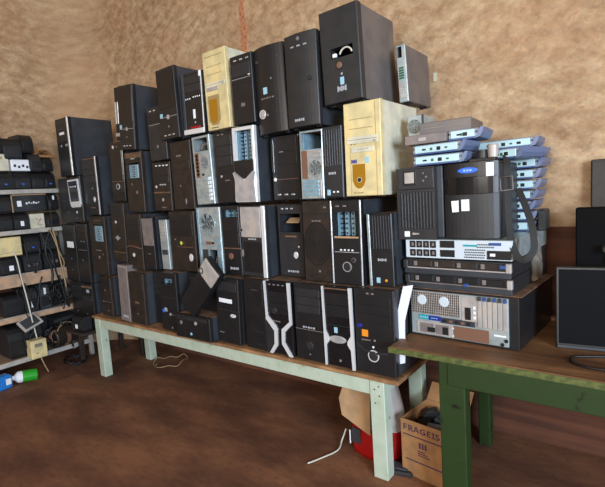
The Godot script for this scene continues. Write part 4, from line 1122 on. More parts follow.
	cable("long white cable hanging from the third board down to the cream adaptor", [Vector3(hx - 0.01, 1.13, sz(7)), Vector3(hx, 1.04, sz(9)), Vector3(hx + 0.01, 0.90, sz(10)), Vector3(hx + 0.02, 0.72, sz(12)), Vector3(hx + 0.05, 0.52, sz(13)), Vector3(hx + 0.06, 0.33, sz(15))], 0.006, M.cable_white)
	cable("tan cable hanging at the third board beside the dark towers", [Vector3(hx - 0.005, 1.29, sz(46)), Vector3(hx + 0.02, 1.18, sz(47)), Vector3(hx + 0.03, 1.03, sz(48)), Vector3(hx + 0.03, 0.86, sz(50)), Vector3(hx + 0.03, 0.73, sz(51))], 0.007, M.cable_tan)
	cable("second tan cable doubled over beside the dark towers", [Vector3(hx - 0.005, 1.29, sz(43)), Vector3(hx + 0.02, 1.2, sz(45)), Vector3(hx + 0.03, 1.08, sz(48)), Vector3(hx + 0.03, 0.96, sz(52)), Vector3(hx + 0.02, 0.90, sz(49))], 0.005, M.cable_tan)
	cable("black cable draped across the third board's boxes", [Vector3(hx - 0.01, 1.28, sz(44)), Vector3(hx, 1.17, sz(38)), Vector3(hx + 0.01, 1.06, sz(36)), Vector3(hx + 0.01, 0.9, sz(40)), Vector3(hx + 0.01, 0.78, sz(38))], 0.010, M.cable_black)
	cable("black cable crossing the first near the third board's right end", [Vector3(hx - 0.01, 1.27, sz(34)), Vector3(hx, 1.16, sz(37)), Vector3(hx + 0.012, 1.08, sz(41)), Vector3(hx + 0.01, 0.93, sz(43)), Vector3(hx, 0.80, sz(46))], 0.008, M.cable_black)
	cable("thin black cable hanging over the tan shelf plank at the left", [Vector3(hx - 0.01, 1.0, sz(8)), Vector3(hx, 0.92, sz(9)), Vector3(hx, 0.84, sz(11)), Vector3(hx - 0.005, 0.80, sz(9))], 0.006, M.cable_black)
	cable("thin black cable from the top board past the small white lamp", [Vector3(hx - 0.015, 1.60, sz(45)), Vector3(hx, 1.5, sz(46)), Vector3(hx, 1.36, sz(46)), Vector3(hx - 0.01, 1.26, sz(45))], 0.004, M.cable_black)
	cable("tan cord trailing from the cream adaptor to the floor", [Vector3(hx + 0.06, 0.19, sz(15)), Vector3(hx + 0.09, 0.13, sz(16)), Vector3(hx + 0.09, 0.07, sz(18)), Vector3(hx + 0.10, 0.012, sz(20))], 0.006, M.cable_tan)
	# more slack cable looped over the crowded boards
	var cr2 := RandomNumberGenerator.new()
	cr2.seed = 314
	for k in 12:
		var yb: float = [y3, y3, y4, y4, y4, y5, y5, y5, y5, y4, y3, y5][k]
		var p0: float = cr2.randf_range(2.0, 52.0)
		var hgt: float = cr2.randf_range(0.16, 0.30)
		var pts := []
		for j in 6:
			var t := j / 5.0
			pts.append(Vector3(hx + cr2.randf_range(-0.012, 0.022), yb + hgt * (1.0 - sin(PI * t) * cr2.randf_range(0.5, 1.2)) + cr2.randf_range(-0.03, 0.03), sz(p0 + t * cr2.randf_range(10.0, 18.0))))
		cable("slack dark cable looping in front of the crowded lower shelf boards", pts, cr2.randf_range(0.004, 0.009), M.cable_black if k % 4 != 1 else M.strap, "slack cables on the lower shelf boards")
	coil("pale cable ring on the floor behind the table's left leg", Vector3(-3.45, 0.02, -2.35), 0.15, 1.1, M.cable_tan, Vector3(0, 0, PI / 2), 0.004)

# ---------------------------------------------------------------- green table's gear
func netbook(at: Vector3, turn: float, wide: float, label: String, pitch := 0.0, roll := 0.0) -> Node3D:
	var o := thing("netbook", label, "laptop", at, Vector3(pitch, turn, roll), "grey and blue netbooks stacked on the green table")
	var hw := wide / 2
	var mb := MB.new()
	mb.span(Vector3(-hw, 0.004, -0.2), Vector3(hw, 0.026, 0.0), 0.005)
	put("base_shell", mb, M.net_gray, o)
	mb = MB.new()
	mb.span(Vector3(-hw, 0.027, -0.2), Vector3(hw, 0.043, 0.0), 0.005)
	put("lid", mb, M.net_gray, o)
	mb = MB.new()
	mb.span(Vector3(-hw + 0.012, 0.007, -0.004), Vector3(hw - 0.018, 0.039, 0.003), 0.002)
	var pn := put("port_panel", mb, M.net_port, o)
	var n := maxi(3, int(wide / 0.05))
	for i in n:
		var pb := MB.new()
		var x := lerpf(-hw + 0.04, hw - 0.05, (i + 0.5) / n)
		pb.box(Vector3(x, 0.021, 0.003), Vector3(0.018 - 0.006 * (i % 2), 0.008 + 0.004 * (i % 3), 0.002), 0.0006)
		put("port", pb, M.dark if i % 2 == 0 else M.board, pn)
	# the blue bumper and handle at the right end
	mb = MB.new()
	mb.prism(PackedVector2Array([Vector2(hw - 0.018, 0.0), Vector2(hw + 0.002, 0.004), Vector2(hw + 0.014, 0.022), Vector2(hw + 0.020, 0.044), Vector2(hw + 0.010, 0.046), Vector2(hw - 0.004, 0.032), Vector2(hw - 0.008, 0.012), Vector2(hw - 0.018, 0.008)]), -0.2, 0.004)
	put("blue_bumper", mb, M.bumper, o)
	mb = MB.new()
	mb.span(Vector3(-hw, 0.0, -0.198), Vector3(hw - 0.018, 0.005, 0.002), 0.001)
	put("blue_trim", mb, M.net_blue, o)
	return o

func build_gear() -> void:
	var gy := GREEN_Y
	# big chassis
	var c := thing("server_chassis", "large black rack server with pale drilled front and upright slot covers, bottom of the stack", "server", Vector3(-0.660, gy, -2.258), Vector3(0, -4, 0))
	var hw := 0.255
	var H := 0.235
	var mb := MB.new()
	mb.span(Vector3(-hw, 0.0, -0.28), Vector3(hw, H - 0.004, 0.262), 0.003)
	put("case_body", mb, M.black, c)
	mb = MB.new()
	mb.span(Vector3(-hw, H - 0.004, -0.28), Vector3(hw + 0.012, H, 0.262), 0.001)
	put("top_panel", mb, M.dusty, c)
	mb = MB.new()
	mb.span(Vector3(-0.235, 0.012, 0.26), Vector3(0.215, H - 0.012, 0.272), 0.002)
	put("front_plate", mb, M.steel, c)
	var z := 0.272
	mb = MB.new()
	mb.span(Vector3(-0.228, 0.115, z - 0.002), Vector3(0.01, 0.222, z + 0.003), 0.001)
	var gr := put("drilled_grille", mb, M.pale_gray, c)
	mb = MB.new()
	for i in 26:
		for j in 9:
			mb.box(Vector3(-0.222 + 0.009 * i, 0.122 + 0.0115 * j, z + 0.0032), Vector3(0.0052, 0.0095, 0.001))
	put("drill_holes", mb, M.brown_black, gr).set_meta("kind", "stuff")
	for x in [-0.175, -0.065]:
		mb = MB.new()
		mb.knob(Vector3(x, 0.182, z + 0.003), 0.024, 0.003, 22)
		put("round_cap", mb, M.white_plate, c)
	mb = MB.new()
	mb.span(Vector3(-0.195, 0.086, z - 0.001), Vector3(-0.145, 0.108, z + 0.002))
	put("teal_label", mb, M.teal, c)
	mb = MB.new()
	mb.span(Vector3(-0.145, 0.086, z - 0.001), Vector3(-0.085, 0.108, z + 0.002))
	var lb := put("blue_label", mb, M.deep_blue, c)
	mb = MB.new()
	for k in 4:
		mb.box(Vector3(-0.184 + 0.011 * k, 0.097, z + 0.002), Vector3(0.006, 0.009 - 0.003 * (k % 2), 0.001))
	for k in 3:
		mb.box(Vector3(-0.128 + 0.012 * k, 0.097, z + 0.002), Vector3(0.008, 0.004, 0.001))
	put("label_print", mb, M.sky_label, lb)
	mb = MB.new()
	mb.span(Vector3(-0.085, 0.080, z - 0.001), Vector3(0.075, 0.106, z + 0.002))
	put("connector_strip", mb, M.side, c)
	for k in 5:
		mb = MB.new()
		mb.box(Vector3(-0.065 + 0.028 * k, 0.092, z + 0.003), Vector3(0.017, 0.012, 0.004), 0.001)
		put("connector", mb, M.dark if k % 2 == 0 else M.copper, c)
	mb = MB.new()
	mb.span(Vector3(0.015, 0.105, z - 0.001), Vector3(0.085, 0.215, z + 0.003), 0.001)
	put("upright_plate", mb, M.pale_gray, c)
	mb = MB.new()
	mb.span(Vector3(0.032, 0.112, z + 0.001), Vector3(0.058, 0.168, z + 0.006), 0.001)
	put("black_socket", mb, M.dark, c)
	for k in 3:
		mb = MB.new()
		mb.box(Vector3(0.074, 0.125 + 0.022 * k, z + 0.004), Vector3(0.010, 0.014, 0.003), 0.001)
		put("white_port", mb, M.label_white, c)
	for k in 6:
		mb = MB.new()
		var x := 0.088 + 0.0215 * k
		mb.span(Vector3(x, 0.085, z - 0.002), Vector3(x + 0.017, 0.205, z + 0.006), 0.0015)
		var sc := put("slot_cover", mb, M.pale_gray, c)
		mb = MB.new()
		mb.span(Vector3(x + 0.001, 0.205, z), Vector3(x + 0.015, 0.222, z + 0.010), 0.001)
		put("blue_clip", mb, M.side if k % 2 == 0 else M.net_blue, sc)
	mb = MB.new()
	mb.span(Vector3(-0.205, 0.018, z - 0.001), Vector3(-0.03, 0.076, z + 0.003), 0.001)
	var ps := put("power_supply", mb, M.pale_gray, c)
	mb = MB.new()
	mb.span(Vector3(-0.19, 0.024, z + 0.002), Vector3(-0.12, 0.070, z + 0.005), 0.001)
	mb.span(Vector3(-0.110, 0.024, z + 0.002), Vector3(-0.045, 0.070, z + 0.005), 0.001)
	put("vent_mesh", mb, M.gray, ps)
	mb = MB.new()
	mb.span(Vector3(-0.150, 0.030, z + 0.005), Vector3(-0.112, 0.052, z + 0.008), 0.001)
	put("dark_socket", mb, M.dark, ps)
	mb = MB.new()
	mb.span(Vector3(-0.075, 0.026, z + 0.005), Vector3(-0.048, 0.062, z + 0.008), 0.001)
	put("dark_socket", mb, M.dark, ps)
	mb = MB.new()
	mb.span(Vector3(-0.022, 0.016, z - 0.001), Vector3(0.135, 0.074, z + 0.004), 0.001)
	put("copper_blank", mb, M.copper, c)
	for y in [0.026, 0.062]:
		mb = MB.new()
		mb.knob(Vector3(-0.027, y, z + 0.003), 0.006, 0.004, 10)
		put("screw", mb, M.bright_silver, c)
	mb = MB.new()
	mb.span(Vector3(0.155, 0.055, z + 0.001), Vector3(0.205, 0.062, z + 0.003))
	put("white_strip", mb, M.label_white, c)
	for p in [[0.19, 0.022], [0.206, 0.04]]:
		mb = MB.new()
		mb.knob(Vector3(p[0], p[1], z), 0.008, 0.006, 12)
		put("round_lock", mb, M.dark, c)
	# two slim servers
	var names := [["lower slim dark server just above the large chassis, with blue latch", 0.0, -0.945, -0.43], ["upper slim dark server with small drive doors under the white-fronted one", 1.0, -0.948, -0.435]]
	for s in names:
		var k: float = s[1]
		var y := gy + H + 0.001 + k * 0.072
		var o := thing("slim_server", s[0], "server", Vector3(-0.676, y, -2.268), Vector3(0, -3.5, 0), "slim servers stacked above the large chassis")
		var deep := 0.262 + 0.012 * k
		mb = MB.new()
		mb.span(Vector3(-0.243, 0.0, -0.30), Vector3(0.243, 0.068, deep), 0.002)
		put("case_body", mb, M.charcoal, o)
		mb = MB.new()
		mb.span(Vector3(-0.243, 0.0, deep), Vector3(0.243, 0.028, deep + 0.012), 0.002)
		put("lower_lip", mb, M.side, o)
		mb = MB.new()
		mb.span(Vector3(-0.243, 0.026, deep + 0.004), Vector3(0.243, 0.031, deep + 0.016), 0.001)
		put("bright_rail", mb, M.gray if k == 0.0 else M.pale_gray, o)
		for i in 4:
			mb = MB.new()
			var x := -0.20 + 0.105 * i
			mb.span(Vector3(x, 0.034, deep - 0.001), Vector3(x + 0.092, 0.062, deep + 0.006), 0.002)
			var dr := put("drive_door", mb, M.brown_black if k == 1.0 else M.black, o)
			mb = MB.new()
			mb.span(Vector3(x + 0.004, 0.037, deep + 0.005), Vector3(x + 0.020, 0.059, deep + 0.010), 0.001)
			put("door_latch", mb, M.gray, dr)
		for sx in [-0.235, 0.235]:
			mb = MB.new()
			mb.box(Vector3(sx, 0.045, deep + 0.010), Vector3(0.022, 0.040, 0.020), 0.003)
			put("rack_ear", mb, M.pale_gray if sx > 0 else M.charcoal, o)
		mb = MB.new()
		mb.box(Vector3(0.05 + 0.16 * k, 0.05 - 0.02 * (1.0 - k), deep + 0.014), Vector3(0.022, 0.016, 0.008), 0.002)
		put("blue_latch", mb, M.net_blue, o)
	# white fronted server
	var ty := gy + H + 0.001 + 0.145
	var o := thing("white_server", "white-fronted rear of a server with black socket blocks, under the two battery units", "server", Vector3(-0.675, ty, -2.268), Vector3(0, -3, 0))
	mb = MB.new()
	mb.span(Vector3(-0.243, 0.0, -0.32), Vector3(0.243, 0.088, 0.27), 0.002)
	put("case_body", mb, M.steel, o)
	z = 0.27
	mb = MB.new()
	mb.span(Vector3(-0.24, 0.002, z - 0.001), Vector3(0.24, 0.086, z + 0.005), 0.001)
	put("white_plate", mb, M.white_plate, o)
	z = 0.275
	for r in 2:
		for k in 4:
			mb = MB.new()
			var x := -0.218 + 0.034 * k
			mb.span(Vector3(x, 0.010 + 0.040 * r, z - 0.001), Vector3(x + 0.029, 0.042 + 0.040 * r, z + 0.003), 0.001)
			var sk := put("black_socket", mb, M.black, o)
			mb = MB.new()
			mb.span(Vector3(x + 0.010, 0.018 + 0.040 * r, z + 0.002), Vector3(x + 0.020, 0.034 + 0.040 * r, z + 0.005), 0.001)
			put("socket_pin", mb, M.gray, sk)
	for r in 2:
		mb = MB.new()
		mb.span(Vector3(-0.068, 0.010 + 0.042 * r, z - 0.001), Vector3(0.0, 0.042 + 0.042 * r, z + 0.003), 0.001)
		put("side_socket", mb, M.black, o)
	mb = MB.new()
	mb.span(Vector3(0.04, 0.06, z), Vector3(0.10, 0.068, z + 0.003))
	put("green_label", mb, M.teal, o)
	for p in [[0.045, 0.012, 12, 4], [0.10, 0.058, 10, 2]]:
		mb = MB.new()
		for i in p[2]:
			for j in p[3]:
				mb.box(Vector3(p[0] + 0.0075 * i + 0.003 * (j % 2), p[1] + 0.011 * j, z), Vector3(0.005, 0.006, 0.0015))
		put("vent_holes", mb, M.dark, o).set_meta("kind", "stuff")
	mb = MB.new()
	mb.span(Vector3(0.142, 0.006, z - 0.001), Vector3(0.24, 0.044, z + 0.004), 0.001)
	var bp := put("black_panel", mb, M.black, o)
	mb = MB.new()
	mb.box(Vector3(0.165, 0.026, z + 0.004), Vector3(0.022, 0.012, 0.003), 0.001)
	put("red_white_tab", mb, M.label_white, bp)
	mb = MB.new()
	mb.span(Vector3(0.15, 0.066, z), Vector3(0.20, 0.078, z + 0.003))
	put("blue_label", mb, M.net_blue, o)
	# battery unit with the screen
	var uy := ty + 0.089
	o = thing("battery_unit", "dark grey battery unit with small square screen and vertical grooves", "battery unit", Vector3(-0.852, uy, -2.19))
	mb = MB.new()
	mb.span(Vector3(-0.107, 0.004, -0.20), Vector3(0.107, 0.338, 0.165), 0.006)
	put("case_body", mb, M.side, o)
	mb = MB.new()
	mb.prism(PackedVector2Array([Vector2(-0.107, 0.0), Vector2(0.080, 0.0), Vector2(0.080, 0.335), Vector2(-0.107, 0.335)]), 0.165, 0.195)
	put("front_cover", mb, M.charcoal, o)
	z = 0.195
	mb = MB.new()
	mb.span(Vector3(-0.095, 0.235, z), Vector3(0.078, 0.330, z + 0.008), 0.003)
	put("control_panel", mb, M.charcoal, o)
	mb = MB.new()
	mb.span(Vector3(-0.068, 0.255, z + 0.007), Vector3(-0.004, 0.322, z + 0.011), 0.001)
	var scr := put("screen_frame", mb, M.black, o)
	mb = MB.new()
	mb.span(Vector3(-0.060, 0.264, z + 0.010), Vector3(-0.014, 0.314, z + 0.0125), 0.001)
	put("screen", mb, M.pale_gray, scr)
	for k in 3:
		mb = MB.new()
		mb.knob(Vector3(0.030 + 0.014 * (k % 2), 0.272 + 0.017 * k, z + 0.008), 0.005, 0.003, 12)
		put("button", mb, M.gray, o)
	for k in 11:
		mb = MB.new()
		var x := -0.088 + 0.0152 * k
		mb.span(Vector3(x, 0.05, z - 0.001), Vector3(x + 0.009, 0.222, z + 0.005), 0.002)
		put("groove_rib", mb, M.black, o)
	mb = MB.new()
	mb.box(Vector3(-0.062, 0.026, z + 0.001), Vector3(0.026, 0.026, 0.003), 0.001)
	put("white_emblem", mb, M.label_white, o)
	mb = MB.new()
	for k in 3:
		mb.box(Vector3(-0.030 + 0.011 * k, 0.027, z + 0.001), Vector3(0.009, 0.010 - 0.002 * k, 0.002))
	put("maker_mark", mb, M.pale_gray, o)
	# battery unit with the blue oval
	o = thing("battery_unit", "glossy black battery unit with blue oval badge and white stickers", "battery unit", Vector3(-0.620, uy, -2.19))
	mb = MB.new()
	mb.span(Vector3(-0.118, 0.004, -0.20), Vector3(0.118, 0.330, 0.17), 0.006)
	put("case_body", mb, M.charcoal, o)
	mb = MB.new()
	var fr := []
	for k in 13:
		var a := -1.0 + 2.0 * k / 12.0
		fr.append(Vector2(a * 0.116, 0.17 + 0.022 * (1.0 - pow(absf(a), 3.0))))
	var poly := PackedVector2Array(fr)
	poly.append(Vector2(0.116, 0.16))
	poly.append(Vector2(-0.116, 0.16))
	for seg in [[0.005, 0.198, "lower_cover", M.charcoal, 1.0], [0.200, 0.272, "glossy_band", M.gloss, 0.99], [0.274, 0.335, "upper_cover", M.black, 1.0]]:
		var b2 := MB.new()
		b2.xf = Transform3D(Basis(Vector3.RIGHT, PI / 2), Vector3.ZERO)
		var pp := PackedVector2Array()
		for q in poly:
			pp.append(Vector2(q.x * seg[4], q.y))
		b2.prism(pp, -seg[1], -seg[0])
		put(seg[2], b2, seg[3], o)
	mb = MB.new()
	mb.xf = Transform3D(Basis.from_scale(Vector3(0.043, 0.013, 1.0)), Vector3(-0.005, 0.302, 0.190))
	mb.knob(Vector3.ZERO, 1.0, 0.005, 24)
	var ov := put("blue_oval", mb, M.blue, o)
	mb = MB.new()
	for k in 3:
		mb.box(Vector3(-0.018 + 0.013 * k, 0.302, 0.1955), Vector3(0.008, 0.008, 0.001))
	put("oval_print", mb, M.sky_label, ov)
	for s in [[0.086, 0.300, 0.030, 0.056, 0.186, 0.0], [-0.062, 0.148, 0.034, 0.050, 0.188, 4.0], [-0.018, 0.152, 0.034, 0.050, 0.192, 0.0]]:
		mb = MB.new()
		mb.box(Vector3.ZERO, Vector3(s[2], s[3], 0.0015))
		var st := put("white_sticker", mb, M.label_white, o)
		st.position = Vector3(s[0], s[1], s[4] + 0.0015)
		st.rotation_degrees = Vector3(0, 12.0 if s[0] > 0.05 else 0.0, s[5])
	# black strap with a loop
	mb = MB.new()
	var path := curve([Vector3(-0.492, 1.555, -2.10), Vector3(-0.480, 1.50, -2.06), Vector3(-0.474, 1.38, -2.04), Vector3(-0.466, 1.26, -2.02), Vector3(-0.442, 1.165, -1.985), Vector3(-0.405, 1.122, -1.97), Vector3(-0.368, 1.16, -1.985), Vector3(-0.376, 1.25, -2.01), Vector3(-0.41, 1.34, -2.05), Vector3(-0.445, 1.41, -2.09)], 10)
	for i in path.size() - 1:
		var p: Vector3 = path[i]
		var q: Vector3 = path[i + 1]
		var d := (q - p).normalized()
		var wv := d.cross(Vector3(-0.45, -0.05, -0.88)).normalized() * 0.0135
		var nv := d.cross(wv).normalized() * 0.0018
		for e in [[p + wv + nv, p - wv + nv, q - wv + nv, q + wv + nv, nv], [p + wv - nv, p - wv - nv, q - wv - nv, q + wv - nv, -nv], [p + wv + nv, p + wv - nv, q + wv - nv, q + wv + nv, wv], [p - wv + nv, p - wv - nv, q - wv - nv, q - wv + nv, -wv]]:
			mb.fan([e[0], e[1], e[2], e[3]], e[4])
	var strap := thing("strap", "dark webbing strap looping down beside the blue-badged battery unit", "strap", Vector3.ZERO)
	put("webbing", mb, M.strap, strap)
	mb = MB.new(true)
	mb.tube([Vector3(-0.503, 1.46, -2.035), Vector3(-0.455, 1.465, -2.035), Vector3(-0.45, 1.41, -2.03), Vector3(-0.498, 1.405, -2.03), Vector3(-0.503, 1.46, -2.035)], 0.003)
	put("buckle", mb, M.gray, strap)
	# left pile of netbooks on the battery units
	var by := uy + 0.3385
	netbook(Vector3(-0.752, by + 0.002, -1.985), 3.0, 0.225, "lowest netbook of the small left pile, on the screened battery unit")
	netbook(Vector3(-0.752, by + 0.050, -1.975), -1.0, 0.225, "second netbook up in the small left pile")
	var fb := thing("flat_desktop", "dark grey flat desktop case with a small label, third up in the left pile", "computer", Vector3(-0.800, by + 0.098, -1.97), Vector3(0, 3, 0))
	mb = MB.new()
	mb.span(Vector3(-0.095, 0.0, -0.26), Vector3(0.095, 0.042, 0.0), 0.003)
	put("case_body", mb, M.gray, fb)
	mb = MB.new()
	mb.span(Vector3(-0.03, 0.012, -0.001), Vector3(0.005, 0.028, 0.003), 0.001)
	put("drive_label", mb, M.pale_gray, fb)
	netbook(Vector3(-0.640, by + 0.098, -2.00), 4.0, 0.13, "netbook beside the dark grey flat desktop case, pointing right")
	fb = thing("flat_desktop", "grey-brown flat case on top of the left pile, shadowing the wall", "computer", Vector3(-0.72, by + 0.142, -2.04), Vector3(0, 4, 0))
	mb = MB.new()
	mb.span(Vector3(-0.13, 0.0, -0.24), Vector3(0.10, 0.055, 0.0), 0.003)
	put("case_body", mb, M.side_brown, fb)
	mb = MB.new()
	mb.span(Vector3(-0.12, 0.026, -0.002), Vector3(0.09, 0.029, 0.002))
	put("seam", mb, M.gray, fb)
	var pf := thing("power_supply", "small steel power supply with a green-looking fan beside the cream tower", "power supply", Vector3(-0.895, by + 0.142, -2.10))
	mb = MB.new()
	mb.span(Vector3(-0.04, 0.0, -0.14), Vector3(0.04, 0.105, 0.0), 0.002)
	put("case_body", mb, M.steel, pf)
	mb = MB.new()
	mb.knob(Vector3(-0.006, 0.055, 0.0), 0.032, 0.002, 20)
	put("fan_opening", mb, M.board, pf)
	case_fan(pf, Vector3(-0.006, 0.055, 0.003), 0.034, M.pale_gray)
	mb = MB.new()
	mb.span(Vector3(0.030, 0.0, -0.001), Vector3(0.041, 0.105, 0.003), 0.001)
	put("dark_edge", mb, M.side, pf)
	# clutter on the blue-badged battery unit
	var jk := thing("camera_mount", "small dark metal mount with a pale cap on the blue-badged battery unit", "mount", Vector3(-0.580, by - 0.003, -2.06))
	mb = MB.new()
	mb.span(Vector3(-0.05, 0.0, -0.03), Vector3(0.06, 0.016, 0.03), 0.004)
	put("mount_foot", mb, M.brown_black, jk)
	mb = MB.new()
	mb.lathe([Vector2(0, 0.016), Vector2(0.024, 0.016), Vector2(0.022, 0.05), Vector2(0, 0.052)], 16)
	put("mount_post", mb, M.brown_black, jk)
	mb = MB.new()
	mb.xf = Transform3D(Basis.IDENTITY, Vector3(0.045, 0.016, 0.0))
	mb.lathe([Vector2(0, 0), Vector2(0.020, 0.0), Vector2(0.024, 0.05), Vector2(0.020, 0.056), Vector2(0, 0.056)], 16)
	put("pale_cap", mb, M.pale_gray, jk)
	# right stack of netbooks, standing on the white server's lid
	var sy := ty + 0.089
	var spots := ["lowest netbook of the tall right stack, beside the strap", "second netbook from the bottom of the tall right stack", "third netbook from the bottom of the tall right stack", "fourth netbook from the bottom of the tall right stack", "fifth netbook from the bottom of the tall right stack", "sixth netbook from the bottom of the tall right stack", "third netbook from the top of the tall right stack", "second netbook from the top, in the tall right stack"]
	for i in spots.size():
		netbook(Vector3(-0.515 + 0.004 * sin(i * 2.3) - 0.010 * (1.0 if i < 4 else 0.0) + 0.004 * i, sy + 0.002 + 0.0497 * i, -2.35), 1.0 + 1.5 * sin(i * 1.7), 0.16, spots[i])
	netbook(Vector3(-0.555, sy + 0.002 + 0.0497 * 8, -2.34), 2.0, 0.26, "long topmost netbook of the tall right stack")
	netbook(Vector3(-0.505, by + 0.002, -2.10), -14.0, 0.15, "blue-edged netbook lying askew in front of the tall right stack", 0.0, 0.0)
	# wrapped parcel and dark block right of the servers
	var wp := thing("wrapped_parcel", "crumpled clear plastic wrap at the servers' right end behind the strap", "plastic wrap", Vector3(-0.432, gy + H + 0.006, -2.36))
	mb = MB.new()
	var rng := RandomNumberGenerator.new()
	rng.seed = 5
	var wrows := []
	for k in 8:
		var row := []
		for q in 14:
			var a := TAU * q / 14.0
			var rr := (0.85 + rng.randf_range(-0.22, 0.15)) * (1.0 - 0.45 * pow(k / 7.0, 2.0))
			row.append(Vector3(cos(a) * 0.038 * rr, 0.03 * k + rng.randf_range(-0.006, 0.006) + (0.006 if k == 0 else 0.0), sin(a) * 0.09 * rr))
		wrows.append(row)
	for k in 7:
		for q in 14:
			var l := (q + 1) % 14
			mb.tri(wrows[k][q], wrows[k][l], wrows[k + 1][l], wrows[k][q])
			mb.tri(wrows[k][q], wrows[k + 1][l], wrows[k + 1][q], wrows[k][q])
	mb.fan(wrows[7], Vector3.UP)
	put("plastic_sheet", mb, M.wrap, wp)
	var db := plain_box("dark_block", "box", "small dark block peeking out beside the lowest netbook of the right stack", Vector3(-0.405, ty + 0.089, -2.43), Vector3(0.035, 0.10, 0.12), M.charcoal)
	mb = MB.new()
	mb.span(Vector3(-0.012, 0.02, 0.06), Vector3(0.012, 0.08, 0.063), 0.001)
	put("face_plate", mb, M.black, db)
	mb = MB.new()
	mb.prism(PackedVector2Array([Vector2(-0.012, -0.02), Vector2(0.010, -0.024), Vector2(0.013, 0.022), Vector2(-0.008, 0.026)]), 0.0, 0.003)
	var scrap := put("paper_scrap", mb, M.cream_pale)
	scrap.position = Vector3(-0.992, 2.07, WALL_Z + 0.001)
	tag(scrap, "tiny pale scrap stuck high on the tan wall right of the slim steel case", "paper scrap")
	# monitors
	var m := thing("monitor", "black monitor standing behind with its arm showing, upper one at the right edge", "monitor", Vector3(0.0, gy, -2.36), Vector3(0, -4, 0))
	mb = MB.new()
	mb.span(Vector3(-0.265, 0.20, -0.025), Vector3(0.265, 0.575, 0.015), 0.006)
	put("panel_back", mb, M.screen_back, m)
	mb = MB.new()
	mb.span(Vector3(-0.13, 0.28, 0.015), Vector3(0.13, 0.46, 0.035), 0.008)
	put("rear_housing", mb, M.screen_back, m)
	mb = MB.new()
	mb.span(Vector3(-0.16, 0.375, 0.02), Vector3(0.10, 0.41, 0.06), 0.008)
	put("hinge_arm", mb, M.brown_black, m)
	mb = MB.new()
	mb.span(Vector3(-0.035, 0.012, 0.03), Vector3(0.035, 0.40, 0.055), 0.005)
	put("stand_neck", mb, M.black, m)
	mb = MB.new()
	mb.span(Vector3(-0.13, 0.0, -0.07), Vector3(0.13, 0.014, 0.13), 0.004)
	put("stand_foot", mb, M.black, m)
	mb = MB.new()
	mb.span(Vector3(-0.13, 0.33, 0.03), Vector3(-0.08, 0.365, 0.045), 0.001)
	put("white_tag", mb, M.label_white, m)
	m = thing("monitor", "dark screen leaning in front, lower one at the right edge of the photo", "monitor", Vector3(-0.055, gy, -2.13), Vector3(-7, 8, 0))
	mb = MB.new()
	mb.span(Vector3(-0.255, 0.0, -0.03), Vector3(0.255, 0.345, 0.0), 0.005)
	put("screen_body", mb, M.black, m)
	mb = MB.new()
	mb.span(Vector3(-0.243, 0.022, -0.002), Vector3(0.243, 0.333, 0.002), 0.001)
	put("screen_glass", mb, M.screen, m)
	mb = MB.new()
	mb.span(Vector3(-0.25, 0.003, 0.0), Vector3(0.25, 0.016, 0.005), 0.002)
	put("lower_bezel", mb, M.side, m)
	mb = MB.new(true)
	mb.tube(curve([Vector3(-0.10, gy + 0.006, -2.06), Vector3(-0.17, gy + 0.006, -2.03), Vector3(-0.235, gy + 0.006, -1.99), Vector3(-0.225, gy + 0.006, -1.93), Vector3(-0.16, gy + 0.006, -1.90), Vector3(-0.05, gy + 0.006, -1.91)]), 0.005)
	tag(put("cable", mb, M.cable_black), "black cable curling on the green tabletop before the lower monitor", "cable")
	var db2 := thing("added_dark_panel", "added dark brown panel filling in a dark patch behind the monitors, at the right edge", "board", Vector3(0.13, gy, -2.56), Vector3(-2.5, 0, 0))  # panel added to fill in a dark patch against the wall
	mb = MB.new()
	mb.span(Vector3(-0.355, 0.0, -0.012), Vector3(0.355, 0.79, 0.012), 0.004)
	put("panel_sheet", mb, M.brown_black, db2)
	for x in [-0.32, 0.32]:
		mb = MB.new()
		mb.span(Vector3(x - 0.03, 0.01, 0.012), Vector3(x + 0.03, 0.78, 0.02), 0.002)
		put("panel_strip", mb, M.brown_black, db2)
	# sheet of paper hanging between pile and servers
	mb = MB.new()
	mb.prism(PackedVector2Array([Vector2(-0.925, 0.60), Vector2(-0.942, 0.80), Vector2(-0.892, 0.985), Vector2(-0.842, 0.995), Vector2(-0.890, 0.82), Vector2(-0.898, 0.61)]), 0.0, 0.0015)
	var pp2 := put("paper_sheet", mb, M.paper)
	pp2.position = Vector3(-0.022, 0, -1.925)
	tag(pp2, "white sheet of paper hanging between the pile's right end and the servers", "paper")

